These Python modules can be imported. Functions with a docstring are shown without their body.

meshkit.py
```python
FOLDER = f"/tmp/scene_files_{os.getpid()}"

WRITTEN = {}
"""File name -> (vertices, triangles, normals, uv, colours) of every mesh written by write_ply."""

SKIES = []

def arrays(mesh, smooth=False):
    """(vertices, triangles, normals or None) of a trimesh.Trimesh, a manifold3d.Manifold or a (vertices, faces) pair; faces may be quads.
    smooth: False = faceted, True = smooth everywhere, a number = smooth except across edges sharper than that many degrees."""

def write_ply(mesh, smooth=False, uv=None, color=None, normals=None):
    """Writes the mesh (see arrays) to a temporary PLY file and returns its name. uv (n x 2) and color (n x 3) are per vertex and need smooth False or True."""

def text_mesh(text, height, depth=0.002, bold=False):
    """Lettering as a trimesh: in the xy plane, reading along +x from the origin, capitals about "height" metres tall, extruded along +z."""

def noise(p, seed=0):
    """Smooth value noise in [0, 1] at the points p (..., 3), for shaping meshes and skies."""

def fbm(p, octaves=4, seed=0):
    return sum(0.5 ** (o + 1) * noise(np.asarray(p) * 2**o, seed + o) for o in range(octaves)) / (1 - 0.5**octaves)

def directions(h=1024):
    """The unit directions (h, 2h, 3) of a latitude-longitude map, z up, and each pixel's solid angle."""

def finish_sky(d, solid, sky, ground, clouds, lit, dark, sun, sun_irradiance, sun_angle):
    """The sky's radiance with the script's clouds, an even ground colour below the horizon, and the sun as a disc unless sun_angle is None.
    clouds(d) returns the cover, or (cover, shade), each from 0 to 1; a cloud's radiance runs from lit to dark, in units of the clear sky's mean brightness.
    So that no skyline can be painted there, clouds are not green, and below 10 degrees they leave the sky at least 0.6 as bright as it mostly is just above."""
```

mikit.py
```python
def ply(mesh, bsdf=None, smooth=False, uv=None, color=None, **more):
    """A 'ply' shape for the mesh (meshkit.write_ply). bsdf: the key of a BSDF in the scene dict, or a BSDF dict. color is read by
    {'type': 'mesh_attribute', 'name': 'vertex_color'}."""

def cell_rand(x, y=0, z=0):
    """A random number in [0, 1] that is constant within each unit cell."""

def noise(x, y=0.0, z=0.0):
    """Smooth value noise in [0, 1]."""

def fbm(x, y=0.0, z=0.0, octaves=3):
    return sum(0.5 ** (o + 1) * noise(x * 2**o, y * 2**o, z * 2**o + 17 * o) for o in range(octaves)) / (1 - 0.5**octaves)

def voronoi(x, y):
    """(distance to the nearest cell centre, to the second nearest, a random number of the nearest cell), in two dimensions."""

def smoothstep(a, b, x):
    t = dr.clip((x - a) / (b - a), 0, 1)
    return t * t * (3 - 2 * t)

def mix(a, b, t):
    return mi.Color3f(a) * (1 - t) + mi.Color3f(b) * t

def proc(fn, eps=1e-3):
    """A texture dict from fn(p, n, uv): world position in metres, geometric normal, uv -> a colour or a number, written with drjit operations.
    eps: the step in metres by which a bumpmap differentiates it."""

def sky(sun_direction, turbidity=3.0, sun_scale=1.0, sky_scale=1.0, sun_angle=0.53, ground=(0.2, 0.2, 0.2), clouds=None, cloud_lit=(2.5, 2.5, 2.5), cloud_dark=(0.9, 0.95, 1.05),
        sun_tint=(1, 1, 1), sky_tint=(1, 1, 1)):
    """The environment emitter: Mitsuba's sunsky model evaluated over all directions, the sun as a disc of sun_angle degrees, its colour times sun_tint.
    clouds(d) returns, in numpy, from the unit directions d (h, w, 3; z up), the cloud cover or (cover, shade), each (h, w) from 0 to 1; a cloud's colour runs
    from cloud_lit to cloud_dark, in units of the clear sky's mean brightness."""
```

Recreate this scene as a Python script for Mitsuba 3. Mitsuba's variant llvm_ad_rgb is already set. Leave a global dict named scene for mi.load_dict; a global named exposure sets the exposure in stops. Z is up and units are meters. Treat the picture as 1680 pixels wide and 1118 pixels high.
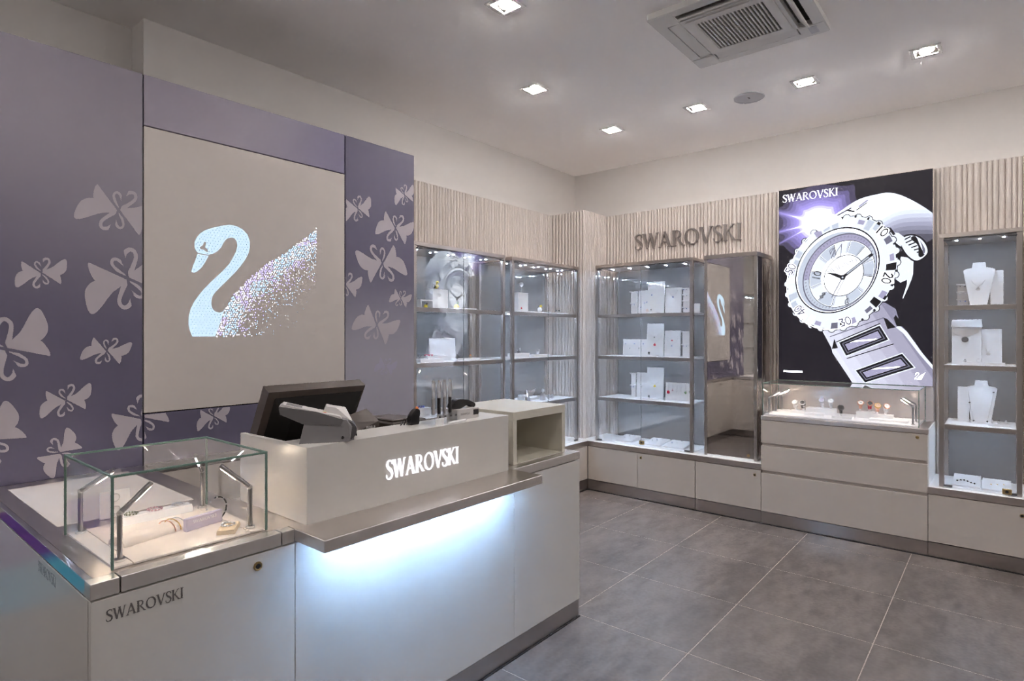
import math, random
import numpy as np, trimesh, mitsuba as mi, drjit as dr
import shapely
from shapely import affinity
from shapely.geometry import Polygon, MultiPolygon, Point, box as sbox, LineString
from shapely.ops import unary_union
from scipy.interpolate import splprep, splev
import mikit, meshkit
from mikit import proc, noise, fbm, voronoi, smoothstep, mix
T = mi.ScalarTransform4f

# ---------------------------------------------------------------- camera, light levels, exposure
scene, labels = {}, {}
CAM_Z, YAW = 1.38, 0.69463
scene['camera'] = {
    'type': 'perspective', 'fov': 2 * math.degrees(math.atan(840 / 971.2)), 'fov_axis': 'x', 'near_clip': 0.05, 'far_clip': 60.0,
    'principal_point_offset_y': (559.0 - 549.4) / 1118,
    'to_world': T().look_at(origin=[0, 0, CAM_Z], target=[math.cos(YAW), math.sin(YAW), CAM_Z], up=[0, 0, 1])}
exposure = 4.42
UNIT = 1 / 16.0                        # the lamps' radiances below are given for exposure 0.35
L_DOWN = 312.0 * UNIT                  # ceiling spot lamps
C_DOWN = (1.0, 0.935, 0.885)
L_LED, C_LED = 280.0 * UNIT, (0.74, 0.92, 1.18)     # LED points in the glass cabinets
L_COUNTER, C_COUNTER = 78.0 * UNIT, (0.42, 0.70, 1.12)   # light under the counter ledge
L_CASE, C_CASE = 260.0 * UNIT, (1.0, 0.80, 0.58)    # little spot lamps in the show cases
L_POSTER = 3.0 * UNIT
L_SIGN = 1.0 * UNIT
L_PICTURE = 0.22 * UNIT

# ---------------------------------------------------------------- materials
def pr(c, r=0.5, metallic=0.0, spec=0.5, **k):
    if isinstance(c, tuple): c = {'type': 'rgb', 'value': list(c)}
    return {'type': 'principled', 'base_color': c, 'roughness': r, 'metallic': metallic, 'specular': spec, **k}
def mat(name, d): scene[name] = d; return name
def wall_tex(p, n, uv):
    return mix((0.64, 0.62, 0.605), (0.67, 0.65, 0.635), fbm(p.x * 3, p.y * 3, p.z * 3))
def floor_tex(p, n, uv):
    t = fbm(p.x * 1.6 + 5, p.y * 3.4, 3.0, 4)
    s = fbm(p.x * 9, p.y * 22, 1.0, 3)
    g = smoothstep(0.25, 0.75, 0.6 * t + 0.4 * s)
    f = noise(p.x * 90, p.y * 90, 0.0)
    return mix((0.098, 0.085, 0.080), (0.165, 0.144, 0.135), g) * (0.92 + 0.14 * f)
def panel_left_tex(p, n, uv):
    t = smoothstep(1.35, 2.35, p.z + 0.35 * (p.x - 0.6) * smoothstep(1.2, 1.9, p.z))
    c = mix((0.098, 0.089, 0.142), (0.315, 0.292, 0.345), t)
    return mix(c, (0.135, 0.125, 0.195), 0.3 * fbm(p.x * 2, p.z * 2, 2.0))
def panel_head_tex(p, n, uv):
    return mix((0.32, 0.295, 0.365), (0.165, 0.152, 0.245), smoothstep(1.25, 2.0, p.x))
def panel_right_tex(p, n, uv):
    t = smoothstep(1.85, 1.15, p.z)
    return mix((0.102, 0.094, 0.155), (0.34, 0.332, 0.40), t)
mat('paint_wall', pr(proc(wall_tex), 0.8, spec=0.2))
mat('paint_ceiling', pr((0.90, 0.885, 0.875), 0.85, spec=0.1))
mat('tile', pr(proc(floor_tex), 0.38, spec=0.45))
mat('grout', pr((0.34, 0.29, 0.26), 0.8))
mat('bamboo', pr((0.60, 0.545, 0.515), 0.45, spec=0.35))
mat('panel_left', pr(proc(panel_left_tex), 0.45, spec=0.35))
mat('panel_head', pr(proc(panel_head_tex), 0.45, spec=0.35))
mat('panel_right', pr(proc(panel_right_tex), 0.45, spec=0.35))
mat('panel_cream', pr((0.56, 0.52, 0.50), 0.4, spec=0.35))
mat('print_pale', pr((0.42, 0.385, 0.43), 0.45, spec=0.35))
mat('print_faint', pr((0.35, 0.34, 0.45), 0.45, spec=0.35))
mat('black', pr((0.012, 0.011, 0.012), 0.4))
mat('black_gloss', pr((0.015, 0.014, 0.015), 0.12))
mat('print_blue', pr((0.10, 0.17, 0.24), 0.6, spec=0.1))
mat('print_black', pr((0.012, 0.011, 0.012), 0.5, spec=0.12))
mat('black_soft', pr((0.02, 0.02, 0.02), 0.8))
mat('lacquer', pr((0.59, 0.535, 0.49), 0.28, spec=0.5))
mat('lacquer_white', pr((0.60, 0.585, 0.565), 0.25, spec=0.5))
mat('lacquer_cream', pr((0.58, 0.555, 0.485), 0.28, spec=0.5))
mat('laminate', pr((0.78, 0.72, 0.68), 0.4))
mat('white_board', pr((0.86, 0.87, 0.90), 0.35))
mat('white_glow', pr((0.88, 0.90, 0.92), 0.3))
mat('steel', pr((0.58, 0.53, 0.50), 0.28, metallic=1.0))
mat('steel_frame', pr((0.46, 0.42, 0.40), 0.33, metallic=1.0))
mat('steel_top', pr((0.74, 0.69, 0.66), 0.30, metallic=1.0))
mat('mirror_steel', pr((0.86, 0.84, 0.83), 0.16, metallic=1.0))
mat('edge_steel', pr((0.88, 0.86, 0.85), 0.34, metallic=1.0))
mat('plinth_steel', pr((0.42, 0.39, 0.375), 0.08, metallic=1.0))
mat('chrome', pr((0.80, 0.79, 0.78), 0.08, metallic=1.0))
mat('chrome_dark', pr((0.42, 0.42, 0.43), 0.12, metallic=1.0))
mat('mirror', {'type': 'conductor', 'material': 'none', 'specular_reflectance': {'type': 'rgb', 'value': [0.90, 0.885, 0.87]}})
mat('glass', {'type': 'thindielectric', 'int_ior': 1.5})
mat('door_glass', {'type': 'thindielectric', 'int_ior': 2.1})
mat('glass_edge', pr((0.13, 0.21, 0.185), 0.12))
mat('seam_grey', pr((0.10, 0.11, 0.11), 0.2))
mat('acrylic', {'type': 'thindielectric', 'int_ior': 1.49, 'specular_transmittance': {'type': 'rgb', 'value': [0.86, 0.87, 0.88]}})
mat('crystal', pr((0.85, 0.87, 0.92), 0.05, metallic=0.75))
mat('back_grey', pr((0.175, 0.172, 0.172), 0.55))
mat('grey_metal_letters', pr((0.33, 0.30, 0.29), 0.3, metallic=0.9))
mat('letters_grey', pr((0.20, 0.19, 0.19), 0.4, metallic=0.3))
mat('letters_dark', pr((0.14, 0.13, 0.13), 0.4, metallic=0.3))
mat('pos_case', pr((0.062, 0.049, 0.043), 0.4))
mat('pos_back', pr((0.009, 0.008, 0.008), 0.55, spec=0.2))
mat('grey_plastic', pr((0.20, 0.195, 0.205), 0.4))
mat('light_plastic', pr((0.56, 0.54, 0.54), 0.4))
mat('mid_plastic', pr((0.115, 0.112, 0.118), 0.35))
mat('dark_plastic', pr((0.06, 0.058, 0.062), 0.4))
mat('gold', pr((0.75, 0.50, 0.18), 0.2, metallic=1.0))
mat('rose_gold', pr((0.80, 0.48, 0.36), 0.2, metallic=1.0))
mat('silver', pr((0.72, 0.72, 0.74), 0.18, metallic=1.0))
mat('red_stone', pr((0.55, 0.02, 0.06), 0.1))
mat('olive_stone', pr((0.12, 0.13, 0.08), 0.15))
mat('green_stone', pr((0.10, 0.22, 0.10), 0.1))
mat('blue_stone', pr((0.05, 0.10, 0.40), 0.1))
mat('yellow_stone', pr((0.75, 0.62, 0.05), 0.15))
mat('orange_stone', pr((0.75, 0.25, 0.08), 0.15))
mat('pink_stone', pr((0.50, 0.26, 0.32), 0.12))
mat('brass', pr((0.45, 0.33, 0.16), 0.3, metallic=1.0))
mat('vent_white', pr((0.62, 0.615, 0.60), 0.5))
mat('grille_grey', pr((0.46, 0.46, 0.48), 0.6))
mat('back_warm', pr((0.46, 0.43, 0.43), 0.5))
mat('badge_blue', pr((0.02, 0.16, 0.24), 0.3))
mat('lilac_card', pr((0.56, 0.53, 0.68), 0.4))
mat('peach', pr((0.80, 0.62, 0.50), 0.5))
mat('cream_wood', pr((0.72, 0.60, 0.45), 0.4))

# ---------------------------------------------------------------- helpers
def numbered(k):
    if k not in scene and k not in labels: return k
    i = 1
    while f'{k}_{i:03d}' in scene or f'{k}_{i:03d}' in labels: i += 1
    return f'{k}_{i:03d}'
def thing(name, label, cat, group=None):
    k = numbered(name)
    labels[k] = {'label': label, 'category': cat}
    if group: labels[k]['group'] = group
    return k
def emit(rad, w=1.0):
    r = {'type': 'rgb', 'value': [float(x) for x in rad]} if isinstance(rad, (tuple, list)) else rad
    return {'emitter': {'type': 'area', 'radiance': r, 'sampling_weight': float(w)}}
XF = [np.eye(4)]                       # current placement, applied to every mesh put
def put(key, mesh, m, smooth=False, **kw):
    if isinstance(mesh, list): mesh = trimesh.util.concatenate(mesh)
    if XF[-1] is not None and not np.allclose(XF[-1], np.eye(4)):
        mesh = mesh.copy(); mesh.apply_transform(XF[-1])
    scene[key] = mikit.ply(mesh, m, smooth, **kw)
    return key
def part(parent, name, mesh, m, smooth=False, label=None, kind=None, **kw):
    k = numbered(parent + '__' + name)
    put(k, mesh, m, smooth, **kw)
    if label or kind:
        labels[k] = {}
        if label: labels[k]['label'] = label
        if kind: labels[k]['kind'] = kind
    return k
def solo(name, label, cat, mesh, m, smooth=False, group=None, **kw):
    k = thing(name, label, cat, group)
    return put(k, mesh, m, smooth, **kw)
def struct(name, mesh, m, label=None, **kw):
    put(name, mesh, m, **kw)
    labels[name] = {'kind': 'structure', 'label': label or name.replace('_', ' '), 'category': name.split('_')[0]}
    return name
def bx(x0, x1, y0, y1, z0, z1, c=0.0):
    x0, x1 = min(x0, x1), max(x0, x1); y0, y1 = min(y0, y1), max(y0, y1); z0, z1 = min(z0, z1), max(z0, z1)
    if c <= 0:
        m = trimesh.creation.box(extents=(x1 - x0, y1 - y0, z1 - z0)); m.apply_translation(((x0 + x1) / 2, (y0 + y1) / 2, (z0 + z1) / 2)); return m
    c = min(c, (x1 - x0) * .45, (y1 - y0) * .45, (z1 - z0) * .45)
    P = []
    for sx in (0, 1):
        for sy in (0, 1):
            for sz in (0, 1):
                q = np.array([(x0, x1)[sx], (y0, y1)[sy], (z0, z1)[sz]]); d = np.array([1 - 2 * sx, 1 - 2 * sy, 1 - 2 * sz]) * c
                P += [q + d * (0, 1, 1), q + d * (1, 0, 1), q + d * (1, 1, 0)]
    return trimesh.convex.convex_hull(np.array(P))
def hull(P): return trimesh.convex.convex_hull(np.array(P, float))
def cyl(p0, p1, r, n=14, r1=None):
    p0, p1 = np.array(p0, float), np.array(p1, float); h = np.linalg.norm(p1 - p0); z = (p1 - p0) / h
    if r1 is None: m = trimesh.creation.cylinder(radius=r, height=h, sections=n); m.apply_translation((0, 0, h / 2))
    else:
        a = np.arange(n) * 2 * np.pi / n
        v = np.vstack([np.c_[r * np.cos(a), r * np.sin(a), 0 * a], np.c_[r1 * np.cos(a), r1 * np.sin(a), 0 * a + h]]); m = trimesh.convex.convex_hull(v)
    R = trimesh.geometry.align_vectors([0, 0, 1], z); R[:3, 3] = p0; m.apply_transform(R); return m
def ball(c, r, sub=2, s=(1, 1, 1)):
    m = trimesh.creation.icosphere(subdivisions=sub, radius=r); m.apply_scale(s); m.apply_translation(c); return m
def tube(pts, r, n=8, closed=False, caps=True):
    p = np.asarray(pts, float); N = len(p); r = np.broadcast_to(r, (N,)).astype(float)
    t = np.roll(p, -1, 0) - np.roll(p, 1, 0) if closed else np.gradient(p, axis=0)
    t /= np.linalg.norm(t, axis=1, keepdims=True) + 1e-12
    ref = np.array([0, 0, 1.]) if abs(t[:, 2]).max() < 0.95 else (np.array([1., 0, 0]) if abs(t[:, 0]).max() < 0.95 else np.array([.31, .83, .46]))
    a = np.cross(t, ref); a /= np.linalg.norm(a, axis=1, keepdims=True) + 1e-12; b = np.cross(t, a)
    an = np.arange(n) * 2 * np.pi / n
    v = (p[:, None] + r[:, None, None] * (np.cos(an)[None, :, None] * a[:, None] + np.sin(an)[None, :, None] * b[:, None])).reshape(-1, 3)
    f = []
    for i in range(N if closed else N - 1):
        j = (i + 1) % N
        for k in range(n):
            q = (k + 1) % n; f += [(i * n + k, i * n + q, j * n + q), (i * n + k, j * n + q, j * n + k)]
    if not closed and caps:
        v = np.vstack([v, p[0], p[-1]]); c0, c1 = len(v) - 2, len(v) - 1
        for k in range(n):
            q = (k + 1) % n; f += [(c0, q, k), (c1, (N - 1) * n + k, (N - 1) * n + q)]
    m = trimesh.Trimesh(v, f, process=False)
    if not closed and m.volume < 0: m.invert()
    if closed and m.volume < 0: m.invert()
    return m
def ring(c, R, r, axis=(0, 0, 1), n=20, m=6, arc=2 * math.pi, start=0.0):
    A = trimesh.geometry.align_vectors([0, 0, 1], np.array(axis, float) / np.linalg.norm(axis))[:3, :3]
    full = arc > 6.28
    a = start + np.arange(n + (0 if full else 1)) * arc / n
    P = np.c_[R * np.cos(a), R * np.sin(a), 0 * a] @ A.T + np.array(c)
    return tube(P, r, m, closed=full)
def polys(g):
    if g.is_empty: return []
    return [q for q in (g.geoms if hasattr(g, 'geoms') else [g]) if q.geom_type == 'Polygon' and q.area > 1e-8]
def extr(g, d):
    ms = [trimesh.creation.extrude_polygon(q, d, engine='earcut') for q in polys(g)]
    return trimesh.util.concatenate(ms) if ms else None
# planes that face the room: 'A' wall at Y = y facing -Y (u = X, v = Z); 'B' wall at X = x facing -X (u = -Y, v = Z)
def on_A(g, y, d):                     # extruded from y towards the room by d
    m = extr(g, d); M = np.array([[1, 0, 0, 0], [0, 0, -1, y], [0, 1, 0, 0], [0, 0, 0, 1.]]); m.apply_transform(M); return m
def on_B(g, x, d, y_left=0.0, z0=0.0):  # u runs to the right from y_left
    m = extr(g, d); M = np.array([[0, 0, -1, x], [-1, 0, 0, y_left], [0, 1, 0, z0], [0, 0, 0, 1.]]); m.apply_transform(M); return m
def smooth_poly(P, n=80, closed=True):
    P = np.array(P, float)
    if closed: P = np.vstack([P, P[:1]])
    tck, _ = splprep(P.T, s=0, per=closed, k=3)
    return np.array(splev(np.linspace(0, 1, n), tck)).T
def SP(a): return Polygon(a).buffer(0)
def stroke(P, w, n=None, flat=False):
    P = np.array(P, float); w = np.broadcast_to(w, (len(P),)).astype(float)
    if n:
        tck, u = splprep(P.T, s=0, k=min(3, len(P) - 1)); uu = np.linspace(0, 1, n); w = np.interp(uu, u, w); P = np.array(splev(uu, tck)).T
    if flat:
        t = np.gradient(P, axis=0); t /= np.linalg.norm(t, axis=1, keepdims=True); q = np.c_[-t[:, 1], t[:, 0]] * w[:, None] / 2
        return Polygon(np.vstack([P + q, (P - q)[::-1]])).buffer(0)
    c = [Point(*p).buffer(x / 2, 5) for p, x in zip(P, w)]
    return unary_union([unary_union([a, b]).convex_hull for a, b in zip(c[:-1], c[1:])])

# ---------------------------------------------------------------- roman lettering with thick and thin strokes, capitals one unit tall
def serif(x, y, w=.22, h=.035): return sbox(x - w / 2, y - h / 2, x + w / 2, y + h / 2)
def quad(a, b, w0, w1=None):           # a stroke with level ends
    w1 = w0 if w1 is None else w1
    return Polygon([(a[0] - w0 / 2, a[1]), (a[0] + w0 / 2, a[1]), (b[0] + w1 / 2, b[1]), (b[0] - w1 / 2, b[1])])
def glyph(ch, b=1.0):
    K, n = .145 * b, .062 * b
    if ch == 'I': return unary_union([quad((.14, 0), (.14, 1), K), serif(.14, .02, .28), serif(.14, .98, .28)]), .28
    if ch == 'S':
        P = [(.47, .80), (.42, .93), (.27, .985), (.11, .90), (.08, .76), (.16, .62), (.29, .51), (.42, .39), (.47, .25), (.40, .07), (.24, .0), (.08, .06), (.03, .22)]
        return stroke(P, np.array([.05, .055, .065, .09, .12, .145, .155, .145, .12, .09, .065, .055, .05]) * b, 44), .53
    if ch == 'W':
        return unary_union([quad((.33, 0), (.10, 1), K * .9, K * 1.05), quad((.33, 0), (.53, .98), n), quad((.75, 0), (.53, .98), K * .9, K * 1.05), quad((.75, 0), (.97, 1), n), serif(.09, .98, .27), serif(.98, .98, .20), serif(.52, .98, .2)]), 1.06
    if ch == 'A': return unary_union([quad((.10, 0), (.41, 1), n, n), quad((.72, 0), (.40, 1), K * 1.05, K * .9), sbox(.20, .30, .60, .36), serif(.10, .02, .22), serif(.73, .02, .28)]), .84
    if ch == 'V': return unary_union([quad((.41, 0), (.11, 1), K * .9, K * 1.05), quad((.41, 0), (.71, 1), n), serif(.11, .98, .27), serif(.71, .98, .21)]), .80
    if ch == 'O':
        o = affinity.rotate(affinity.scale(Point(.45, .5).buffer(.5, 16), .88, 1.03), 0); i = affinity.rotate(affinity.scale(Point(.45, .5).buffer(.5, 16), .60, .88), 14)
        return o.difference(i), .90
    if ch == 'R':
        bowl = affinity.scale(Point(.30, .74).buffer(.26, 14), 1.1, 1.0).difference(affinity.scale(Point(.28, .74).buffer(.205, 14), .95, 1.0)).intersection(sbox(.2, .4, .8, 1.1))
        return unary_union([quad((.15, 0), (.15, 1), K), bowl, quad((.70, 0), (.33, .5), K, K * .8), serif(.15, .02, .28), serif(.12, .98, .22), sbox(.15, .945, .32, 1.0), sbox(.15, .48, .32, .535), serif(.74, .02, .16)]), .78
    if ch == 'K': return unary_union([quad((.15, 0), (.15, 1), K), quad((.20, .46), (.60, 1), n), quad((.68, 0), (.30, .56), K, K * .8), serif(.15, .02, .28), serif(.15, .98, .28), serif(.60, .98, .2), serif(.71, .02, .2)]), .78
    return sbox(0, 0, .5, 1), .6
def word(text, width, height, b=1.0):
    x, out, gs = 0.0, [], []
    for ch in text:
        g, w = glyph(ch, b); gs.append(affinity.translate(g, x, 0)); x += w + .015
    s = width / (x - .015)
    return [affinity.scale(g, s, height, origin=(0, 0)) for g in gs]
BRAND = 'SWAROVSKI'

# ================================================================ the room
CEIL, WA, WB = 3.0, 3.385, 5.07
struct('floor', bx(-2.8, 5.3, -3.4, 3.7, -0.10, -0.0008), 'grout', 'grey brown tiled shop floor')
DOWN = [(2.212, 1.885), (3.094, 2.382), (4.099, 2.387), (4.09, 1.692), (4.115, 0.986), (4.11, 0.348),      # seen
        (4.1, -1.1), (2.3, -.35), (0.55, .75), (0.6, -1.9), (-.45, 1.75)]
holes = unary_union([sbox(x - .058, y - .058, x + .058, y + .058) for x, y in DOWN] + [Point(4.14, 1.343).buffer(.085, 16)])
cm = extr(sbox(-2.8, -3.4, 5.3, 3.8).difference(holes), 0.012); cm.apply_translation((0, 0, CEIL))
struct('ceiling', [cm, bx(-2.8, 5.3, -3.4, 3.8, 3.10, 3.16)], 'paint_ceiling', 'white painted ceiling')
struct('wall_left', [bx(1.12, 5.3, WA, 3.72, 0, 3.1), bx(-2.8, 1.12, 3.555, 3.72, 0, 3.1)], 'paint_wall', 'white painted left wall with a shallow recess')
struct('wall_right', bx(WB, 5.3, -3.4, WA, 0, 3.1), 'paint_wall', 'white painted right wall')
struct('wall_front', bx(-2.8, 5.3, -3.55, -3.4, 0, 3.1), 'paint_wall', 'white wall behind the viewer')
struct('wall_back', bx(-2.95, -2.8, -3.4, 3.72, 0, 3.1), 'paint_wall', 'white wall at the far left of the shop')

# floor tiles, one piece each
rng = random.Random(4)
def tile_mesh(x0, x1, y0, y1): return bx(x0, x1, y0, y1, -0.012, 0.0, 0.0006)
XG = [2.456 + .606 * k for k in range(-7, 5)]; YG = [.453 + .602 * k for k in range(-6, 6)]
for i in range(len(XG) - 1):
    for j in range(len(YG) - 1):
        x0, x1, y0, y1 = XG[i] + .0024, min(XG[i + 1], 4.505) - .0024, YG[j] + .0024, min(YG[j + 1], 3.3) - .0024
        if x1 - x0 > .05 and y1 - y0 > .05: part('floor', 'tile', tile_mesh(x0, x1, y0, y1), 'tile')

# reeded bamboo-like cladding: every cane a piece
def cane(w, h0, h1, depth, nodes, n=9):
    a = np.linspace(0, math.pi, n); prof = np.c_[-np.cos(a) * w / 2, np.sin(a) ** .9 * depth]
    zs, ks = [h0], [1.0]
    for z in sorted(nodes):
        zs += [z - .020, z - .005, z, z + .005, z + .020]; ks += [1.0, 1.06, .80, 1.06, 1.0]
    zs.append(h1); ks.append(1.0)
    v = np.vstack([np.c_[prof[:, 0] * (1 if k < 1.01 else 1.0), prof[:, 1] * k, np.full(n, z)] for z, k in zip(zs, ks)]); f = []
    for i in range(len(zs) - 1):
        for k in range(n - 1):
            p, q = i * n + k, i * n + k + 1; f += [(p, q, q + n), (p, q + n, p + n)]
    t = len(v); v = np.vstack([v, [[0, 0, h1]], [[0, 0, h0]]]); m = (len(zs) - 1) * n
    for k in range(n - 1): f += [(m + k, m + k + 1, t), (k + 1, k, t + 1)]
    return trimesh.Trimesh(v, f, process=False)
ZB = 2.514
struct('wall_trim_left', bx(2.515, 4.965, 3.335, WA, 0, ZB), 'bamboo', 'pale reeded cladding on the left wall')
struct('wall_trim_right', bx(4.965, WB, -1.2, 3.335, 0, ZB), 'bamboo', 'pale reeded cladding on the right wall')
struct('wall_trim_corner', bx(4.575, 4.965, 2.955, 3.335, 0, ZB), 'bamboo', 'pale reeded pier in the corner')
def clad2(holder, a0, a1, M):
    x = a0
    while x < a1 - .012:
        w = min(rng.choice([.026, .030, .033, .036]), a1 - x)
        nodes, z = [], .48 + rng.random() * .55
        while z < ZB - .06:
            nodes.append(z); z += .38 + rng.random() * .50
        m = cane(w - .0025, 0.0, ZB, .019, nodes); m.apply_translation((x + w / 2, 0, 0)); m.apply_transform(M)
        if np.linalg.det(M[:3, :3]) < 0: m.invert()
        part(holder, 'bamboo_cane', m, 'bamboo', smooth=40); x += w
def MB_(cx, cy, ux, uy, nx, ny):        # local x along (ux,uy), local y out along (nx,ny)
    return np.array([[ux, nx, 0, cx], [uy, ny, 0, cy], [0, 0, 1, 0], [0, 0, 0, 1.]])
clad2('wall_trim_left', 2.53, 4.565, MB_(0, 3.335, 1, 0, 0, -1))
clad2('wall_trim_right', -2.945, 1.15, MB_(4.965, 0, 0, -1, -1, 0))
clad2('wall_trim_corner', 4.562, 4.965, MB_(0, 2.955, 1, 0, 0, -1))
clad2('wall_trim_corner', -3.335, -2.945, MB_(4.575, 0, 0, -1, -1, 0))

# ---------------------------------------------------------------- ceiling things
for i, (x, y) in enumerate(DOWN):
    txt = ['square chrome-rimmed ceiling spotlight nearest the viewer above the counter', 'square ceiling spotlight above the raised till box', 'square ceiling spotlight nearest the room corner',
           'square ceiling spotlight above the mirror cabinet, beside the round speaker', 'square ceiling spotlight between speaker and air conditioner, over the watch poster', 'square ceiling spotlight farthest right, beside the narrow glass cabinet'][i] if i < 6 else ['square ceiling spotlight beyond the right edge of the picture', 'square ceiling spotlight behind the viewer, over the open floor', 'square ceiling spotlight above the viewer', 'square ceiling spotlight farthest behind the viewer', 'square ceiling spotlight over the aisle left of the counter'][i - 6]
    t = thing('ceiling_spotlight', txt, 'ceiling light', 'recessed ceiling spotlights')
    fr = extr(sbox(x - .074, y - .074, x + .074, y + .074).difference(sbox(x - .054, y - .054, x + .054, y + .054)), .005); fr.apply_translation((0, 0, CEIL - .0052))
    part(t, 'trim_frame', fr, 'vent_white')
    q0 = [(x - .056, y - .056), (x + .056, y - .056), (x + .056, y + .056), (x - .056, y + .056)]; q1 = [(x + (a - x) * .66, y + (b - y) * .66) for a, b in q0]
    v = np.array([(a, b, CEIL + .001) for a, b in q0] + [(a, b, CEIL + .045) for a, b in q1]); f = []
    for k in range(4):
        n = (k + 1) % 4; f += [(k, k + 4, n), (n, k + 4, n + 4)]
    f += [(4, 7, 6), (4, 6, 5)]
    part(t, 'reflector', trimesh.Trimesh(v, f, process=False), 'chrome')
    d = ball((0, 0, 0), .034, 2, (1, 1, .62)); d.apply_translation((x, y, CEIL + .004))
    part(t, 'lamp', d, 'black', smooth=True, **emit([L_DOWN * c * (1.0 if i < 6 else 2.3) for c in C_DOWN], 1.0 if i < 6 else 1.6))

t = thing('ceiling_speaker', 'round pale grey loudspeaker flush in the ceiling between two spotlights', 'speaker')
rim = trimesh.creation.revolve(np.array([(.082, 0), (.098, 0), (.100, -.004), (.096, -.007), (.084, -.006), (.082, 0)]), sections=40); rim.apply_translation((4.14, 1.343, CEIL))
if rim.volume < 0: rim.invert()
part(t, 'rim', rim, 'grille_grey', smooth=40)
part(t, 'grille', cyl((4.14, 1.343, CEIL - .004), (4.14, 1.343, CEIL + .02), .0825, 40), 'grille_grey')
part(t, 'badge', bx(4.125, 4.155, 1.338, 1.348, CEIL - .0055, CEIL - .0035), 'dark_plastic')

# ceiling cassette air conditioner
ax0, ax1, ay0, ay1 = 2.74, 3.44, .70, 1.40; acx, acy = 3.09, 1.05
t = thing('air_conditioner', 'white square ceiling cassette air conditioner with slatted intake and four air outlets', 'air conditioner')
outl = [sbox(ax0 + .055, ay0 + .13, ax0 + .125, ay1 - .13), sbox(ax1 - .125, ay0 + .13, ax1 - .055, ay1 - .13), sbox(ax0 + .13, ay0 + .055, ax1 - .13, ay0 + .125), sbox(ax0 + .13, ay1 - .125, ax1 - .13, ay1 - .055)]
intake = sbox(acx - .178, acy - .178, acx + .178, acy + .178)
body = extr(sbox(ax0, ay0, ax1, ay1).buffer(-.012).buffer(.012, 4).difference(unary_union(outl + [intake])), .030); body.apply_translation((0, 0, CEIL - .030))
part(t, 'panel', body, 'vent_white')
part(t, 'duct', bx(ax0 + .05, ax1 - .05, ay0 + .05, ay1 - .05, CEIL - .002, CEIL - .0005), 'black_soft')
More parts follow.
